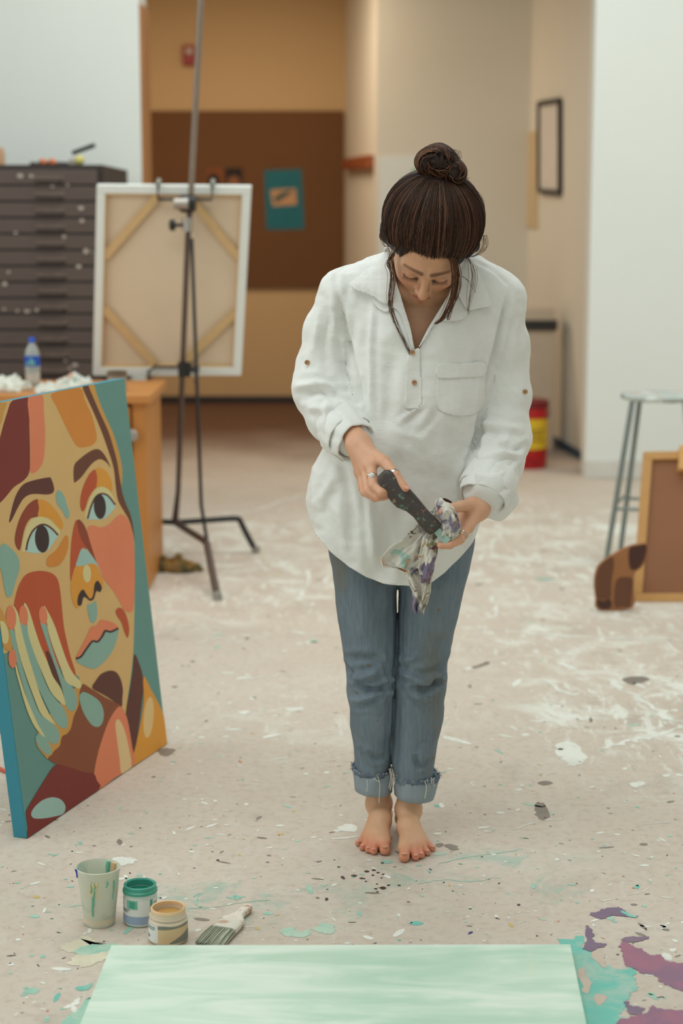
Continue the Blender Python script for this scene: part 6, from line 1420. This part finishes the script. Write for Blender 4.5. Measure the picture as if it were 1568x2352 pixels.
# ---- hair
M_H = [mat('hair_dark', (40, 23, 15), .55, .2, 60, Specular_IOR_Level=.25), mat('hair_brown', (78, 47, 29), .5, .2, 60, Specular_IOR_Level=.35), mat('hair_light', (120, 78, 48), .5, .2, 60, Specular_IOR_Level=.4)]
hair = bpy.data.objects.new('hair', None)
HB = fromhead(-.004, .098, -.082)                        # foot of the bun on the crown
EC, ER = np.array((0, .040, -.034)), np.array((.105, .098, .112))
def hairsdf(P):
    q = tohead(P); a = q.copy(); a[:, 0] = np.abs(a[:, 0])
    d = elli(q, EC, ER)
    d = smin(d, caps(a, (.080, -.02, -.03), (.05, -.07, -.06), .028, .03), .03)
    d = smax(d, -elli(q, (-.004, -.034, .106), (.080, .121, .080)), .008)
    d = smax(d, -(q[:, 1] + .10), .02)
    return smin(d, caps(P, fromhead(0, .085, -.065), HB, .05, .030), .03)
lo, hi = HC - .17, HC + .17
V, Q = nets(hairsdf, lo, hi, .004)
N_ = vnormals(V, Q); hb = tohead(HB[None].astype(np.float32))[0]; q = tohead(V.astype(np.float32)) - hb
az = np.arctan2(q[:, 0], q[:, 2]); V = V + N_ * (.0018 * np.sin(az * 26 + 2 * np.sin(az * 5)) + .0012 * np.sin(az * 61))[:, None]
hairo = npmesh('hair', V, Q, M_H[0], person)
def strands(name, gens, parent, r=.0007):
    gs = MB()
    for pts, mi, rr in gens: gs.m = mi; gs.tube(pts, [rr * k for k in np.linspace(1, .45, len(pts))] if rr < .0012 else rr, 4, cap=False)
    return tag(gs.build(name, M_H, parent, smooth='all', normals=False), kind='stuff')
gens = []
bdir = (hb - EC) / ER; bdir /= np.linalg.norm(bdir)
for i in range(2000):
    ang = random.uniform(-2.7, 2.7)                       # around the hairline, 0 = forehead
    u0 = .069 + .007 * math.exp(-((ang + .5) / .35) ** 2) - .088 * min(1, abs(ang) / 1.35) ** 2 - .03 * max(0, abs(ang) - 1.3) + random.gauss(0, .002); lat = u0 - random.random() ** 3 * .008
    dv = np.array((math.sin(ang) * 1.0, 0, math.cos(ang))); dv[1] = (lat - EC[1]) / ER[1]; dv /= np.linalg.norm(dv)
    if dv @ bdir > .985: continue
    om = math.acos(max(-1, min(1, dv @ bdir))); pts = []; lift = 1.008 + abs(random.gauss(0, .008)); sw = random.gauss(0, .05); end = random.choice((1, 1, .96))
    for k in range(15):
        t_ = k / 14 * end; s0, s1 = math.sin((1 - t_) * om) / math.sin(om), math.sin(t_ * om) / math.sin(om); w = dv * s0 + bdir * s1
        w = w + np.cross(dv, bdir) * sw * math.sin(PI * t_); w /= np.linalg.norm(w); l_ = lift * (1 + .03 * math.sin(PI * min(1, t_ * 1.3))) - .012 * max(0, 1 - t_ / .16); q_ = EC + w * ER * l_
        pts.append(fromhead(*q_))
    mi = int(rng.choice(3, p=[.52, .40, .08])); gens.append((pts, mi, random.choice((.0006, .0008, .0010))))
# short fine hairs that soften the hairline, lying on the forehead
nb, kb = 420, 6; hx_ = rng.uniform(-.066, .064, nb); st0 = .063 - 3.0 * hx_ ** 2 + .006 * np.exp(-((hx_ + .03) / .02) ** 2) + rng.normal(size=nb) * .004
P_ = np.stack([np.stack([hx_ * (1 - .05 * k) , st0 + .0055 * k, .092 - .02 * np.abs(hx_) / .06 - .003 * k], 1) for k in range(kb)], 1).reshape(-1, 3)
P_ = (HC + P_ @ HR.T.astype(float)).astype(np.float32)
for _ in range(6): g_, d_ = grad(headsdf, P_, .001); P_ = P_ - (np.clip(d_ - .0009, -.02, .02)[:, None] * g_).astype(np.float32)
P_ = P_.reshape(nb, kb, 3)
for i in range(nb):
    pts = [p + HN * (.0009 * k) for k, p in enumerate(P_[i].astype(float))]; gens.append((pts[::-1], int(rng.choice(3, p=[.35, .5, .15])), .0005))
strands('swept_strands', gens, hairo)
# bun: coiled rope of hair
BC = at(1011, 381, HB[1] - .01); 
def bunsdf(P):
    q = (P - BC.astype(np.float32)) @ np.stack([roty((1, 0, 0)), roty((0, 1, 0)), roty((0, 0, 1))], 1).astype(np.float32)
    d = elli(q, (-.006, 0, .004), (.048, .042, .031)); d = smin(d, elli(q, (.030, -.012, -.010), (.026, .028, .026)), .012); d = smin(d, elli(q, (.002, .0, .022), (.026, .030, .016)), .010)
    return d
V, Q = nets(bunsdf, BC - .075, BC + .075, .003); N_ = vnormals(V, Q); q = V - BC
th = np.arctan2(q[:, 2], q[:, 0]); V = V + N_ * (.0016 * np.sin(th * 9 + q[:, 1] * 120) + .0010 * np.sin(th * 23 + q[:, 1] * 200))[:, None]
bun = npmesh('hair_bun', V, Q, M_H[0], hairo)
gens = []
for i in range(420):
    a0 = random.uniform(0, 2 * PI); span = random.uniform(1.2, 2.8); yl = random.uniform(-1, 1); tw = random.uniform(.3, 1.2); pts = []
    big = random.random() < .72
    for k in range(12):
        a = a0 + span * k / 11; y = max(-1, min(1, yl + tw * (k / 11 - .5))); rr = math.sqrt(max(.05, 1 - y * y * .8)) * random.uniform(1.0, 1.02)
        if big: q = np.array((-.006 + .049 * rr * math.cos(a), .043 * y * .95, .004 + .034 * rr * math.sin(a) + .008 * max(0, math.sin(a)) * math.exp(-(math.cos(a) * 1.6) ** 2)))
        else: q = np.array((.030 + .027 * rr * math.cos(a), -.012 + .029 * y * .95, -.010 + .027 * rr * math.sin(a)))
        pts.append(BC + roty(q))
    gens.append((pts, int(rng.choice(3, p=[.42, .4, .18])), random.choice((.0007, .0009, .0012))))
strands('bun_strands', gens, hairo)
# loose locks
gens = []
LK = [([(905, 575), (896, 600), (902, 640), (896, 680), (897, 712), (912, 752), (930, 790), (943, 815)], 16, 3.725, .004), ([(903, 585), (890, 606), (898, 632), (894, 690), (905, 742)], 12, 3.73, .004), ([(1030, 578), (1042, 600), (1047, 630), (1045, 662), (1035, 695), (1018, 728), (1000, 744)], 75, 3.69, .0045), ([(1034, 582), (1046, 615), (1046, 650), (1038, 690), (1028, 735)], 22, 3.69, .005), ([(1072, 590), (1086, 610), (1092, 640), (1084, 680), (1076, 715)], 5, 3.72, .004), ([(1076, 596), (1082, 630), (1079, 660), (1074, 700), (1075, 722)], 4, 3.72, .003), ([(1060, 635), (1072, 644), (1080, 652), (1090, 672)], 2, 3.72, .003), ([(884, 520), (877, 545), (884, 563), (896, 566), (900, 574)], 4, 3.78, .003), ([(1112, 540), (1114, 565), (1100, 582), (1082, 590)], 8, 3.80, .004), ([(1060, 420), (1085, 436), (1103, 455), (1110, 480)], 10, 3.84, .005), ([(1035, 343), (1050, 348), (1056, 362), (1046, 372)], 2, 3.85, .002), ([(1043, 372), (1050, 356), (1057, 347)], 2, 3.85, .002), ([(1062, 410), (1070, 414), (1078, 408)], 4, 3.85, .004)]
for pl, n, Y, sp_ in LK:
    for i in range(n):
        o_ = rng.normal(size=3) * sp_ * np.array((.8, .8, .3)); ph = random.uniform(0, 6); base_ = catmull(pl, 4); m_ = len(base_); pts = []
        for k, (x, y) in enumerate(base_): w = k / (m_ - 1); pts.append(at(x, y, Y + .02 * w) + o_ * (.35 + .9 * math.sin(PI * min(1, w * .9 + .1))) + np.array((.0016 * math.sin(5 * w + ph), 0, 0)))
        gens.append((pts, int(rng.choice(3, p=[.15, .40, .45])), .0006))
strands('loose_strands', gens, hairo)

# ================================================================== scraper and rag in her hands
M_SCR = rag_mat('paint_caked_handle', (70, 61, 57), [((40, 52, 50), .9), ((104, 90, 82), .8), ((96, 134, 122), 3.2), ((150, 112, 80), 4.1)], .60, 22)
M_SCR.node_tree.nodes['Principled BSDF'].inputs['Roughness'].default_value = .42
hA, hB = at(882, 1094, 3.604), at(1000, 1216, 3.592)
scr = thing('scraper', (hA + hB) / 2, 'black paint-caked scraper handle gripped in her right hand', 'scraper')
ax_ = (hB - hA); Ls = np.linalg.norm(ax_); ax_ /= Ls; sv = np.cross(ax_, (0, -1, 0)); sv /= np.linalg.norm(sv); dv_ = np.cross(sv, ax_)
def ssec(g, secs, n=28, e=.75):
    vs = []
    for s, w, h, o_ in secs:
        for j in range(n):
            a = 2 * PI * j / n; ca, sa = math.cos(a), math.sin(a); vs.append(hA + ax_ * s * Ls + sv * (o_ + w * math.copysign(abs(ca) ** e, ca)) + dv_ * (h * math.copysign(abs(sa) ** e, sa)))
    k = len(secs); g.add(vs, [(i * n + j, i * n + (j + 1) % n, (i + 1) * n + (j + 1) % n, (i + 1) * n + j) for i in range(k - 1) for j in range(n)] + [tuple(range(n - 1, -1, -1)), tuple((k - 1) * n + j for j in range(n))])
sg = 1 if sv[2] > 0 else -1
g = MB(); ssec(g, [(-.06, .010, .006, 0), (-.02, .017, .010, 0), (.08, .021, .012, 0), (.20, .0225, .0125, -.001 * sg), (.32, .024, .0125, -.003 * sg), (.42, .0235, .012, -.003 * sg), (.55, .0185, .011, .001 * sg), (.68, .0165, .0105, .001 * sg), (.80, .0175, .0105, -.001 * sg), (.93, .0185, .0105, -.001 * sg), (1.0, .0165, .009, 0), (1.02, .011, .006, 0)])
o = g.build('handle', M_SCR, scr, smooth='all')
g = MB(); ssec(g, [(.98, .008, .0012, 0), (1.1, .008, .0010, 0), (1.24, .009, .0008, 0)], 12, .4); g.build('blade', mat('minty_steel', (168, 198, 186), .4, .2, 40, 0, 60, .3), scr, smooth=True)
M_RAG = rag_mat('painted_wiping_rag', (226, 220, 208), [((190, 182, 150), .55), ((126, 116, 138), .62), ((150, 146, 108), .9), ((172, 200, 188), 1.1), ((124, 74, 84), 1.5), ((204, 150, 98), 1.9), ((104, 90, 80), 2.2)], .57, 15, (.03, -.075, .0, .03, .01, .05, .03))
t = thing('paint_rag', at(960, 1400, 3.63), 'crumpled white rag stained with purple and green paint in her hands', 'rag')
def drape(name, left, right, Y0, pleats, amp, seed, ns=70, nt=40, lean=0.0):
    """cloth hung between two outlines (pixels), gathered into pleats"""
    r = np.random.default_rng(seed); ph = r.uniform(0, 6.28, 8)
    L = np.array(catmull(left, 12)); R = np.array(catmull(right, 12)); s_ = np.linspace(0, 1, ns)
    li = np.stack([np.interp(s_, np.linspace(0, 1, len(L)), L[:, k]) for k in (0, 1)], 1); ri = np.stack([np.interp(s_, np.linspace(0, 1, len(R)), R[:, k]) for k in (0, 1)], 1)
    V = []
    for i in range(ns):
        for j in range(nt):
            u = j / (nt - 1); w = s_[i]; c = li[i] * (1 - u) + ri[i] * u
            pl = math.sin(2 * PI * pleats * u + ph[0] + 1.6 * math.sin(4 * w + ph[1]) + 2.0 * w) ; pl = math.copysign(abs(pl) ** .7, pl)
            cr = math.sin(9 * w + 7 * u + ph[2]) * .5 + math.sin(17 * w - 11 * u + ph[3] + 2 * math.sin(6 * u)) * .45 + (1 - abs(math.sin(13 * w + 16 * u + ph[4]))) * .8 + (1 - abs(math.sin(21 * w - 15 * u + ph[5]))) * .5
            hem = (.8 * math.sin(23 * u + ph[6]) + 1.3 * math.sin(9 * u + ph[7])) * 2.2 * max(0, (w - .8) / .2) + (1.5 * math.sin(31 * w + ph[6]) if j in (0, nt - 1) else 0)
            V.append(at(c[0] + hem * .5, c[1] + hem * 1.5, Y0 + lean * w + amp * (pl * (.4 + .6 * min(1, 1.6 * w)) + .55 * cr)))
    V = np.array(V); ii = np.arange(ns * nt).reshape(ns, nt); F_ = np.stack([ii[:-1, :-1], ii[1:, :-1], ii[1:, 1:], ii[:-1, 1:]], -1).reshape(-1, 4)
    return npmesh(name, V, F_, M_RAG, t, thick=.0016)
drape('rag_drape', [(996, 1168), (968, 1198), (930, 1232), (892, 1262), (876, 1282), (880, 1300), (905, 1304), (930, 1318)], [(1012, 1176), (1002, 1210), (992, 1240), (984, 1268), (974, 1290), (960, 1304), (950, 1310), (944, 1318)], 3.640, 1.6, .0065, 1)
drape('rag_tail', [(960, 1200), (948, 1240), (932, 1280), (922, 1306), (938, 1336), (947, 1366), (944, 1390), (950, 1406)], [(1004, 1195), (1004, 1240), (1000, 1285), (992, 1320), (988, 1352), (984, 1374), (978, 1390), (972, 1408)], 3.652, 2.2, .0075, 2, 90, 40)
drape('rag_fold', [(1000, 1158), (984, 1195), (972, 1230), (964, 1270), (962, 1300), (966, 1335)], [(1022, 1166), (1014, 1205), (1008, 1245), (1000, 1285), (994, 1315), (984, 1342)], 3.622, 1.1, .0060, 3, 70, 28)
def bunch(P):
    d = chain(P, [(at(1008, 1160, 3.622), .012), (at(1024, 1180, 3.610), .017), (at(1034, 1208, 3.606), .016), (at(1030, 1236, 3.616), .012), (at(1010, 1240, 3.620), .008)], .01)
    w = .0034 * wobble(P.astype(float), 21, 80) + .0040 * np.abs(wobble(P.astype(float), 23, 62, aniso=(1.5, 1, .5)))
    return d + w.astype(np.float32) - .002
lo, hi = np.array((at(985, 1200, 3.62)[0], 3.575, at(900, 1265, 3.62)[2])), np.array((at(1062, 1200, 3.62)[0], 3.65, at(900, 1135, 3.62)[2]))
drape('rag_fold', [(1002, 1160), (1012, 1185), (1006, 1215), (1014, 1244)], [(1040, 1166), (1052, 1190), (1054, 1215), (1040, 1246)], 3.600, 1.8, .0050, 4, 40, 40)
drape('rag_fold', [(1016, 1172), (1010, 1190), (1018, 1210), (1012, 1232)], [(1036, 1172), (1046, 1192), (1038, 1212), (1034, 1236)], 3.588, 1.2, .0045, 8, 30, 24)
V, Q = nets(bunch, lo, hi, .0022, 1); npmesh('rag_bunch', V, Q, M_RAG, t)
# dark maroon fold showing above the fingers
V = []
for i in range(14):
    for j in range(10):
        u, w = i / 13, j / 9; x = 1000 + 36 * u; y = 1152 - 8 * math.sin(PI * u) + 22 * w; V.append(at(x, y, 3.640 - .012 * math.sin(PI * u) * (1 - .5 * w) + .002 * math.sin(9 * u)))
ii = np.arange(140).reshape(14, 10); npmesh('rag_dark_fold', np.array(V), np.stack([ii[:-1, :-1], ii[1:, :-1], ii[1:, 1:], ii[:-1, 1:]], -1).reshape(-1, 4), mat('maroon_stained_cloth', (74, 48, 46), .8, .3, 60), t, thick=.0018)
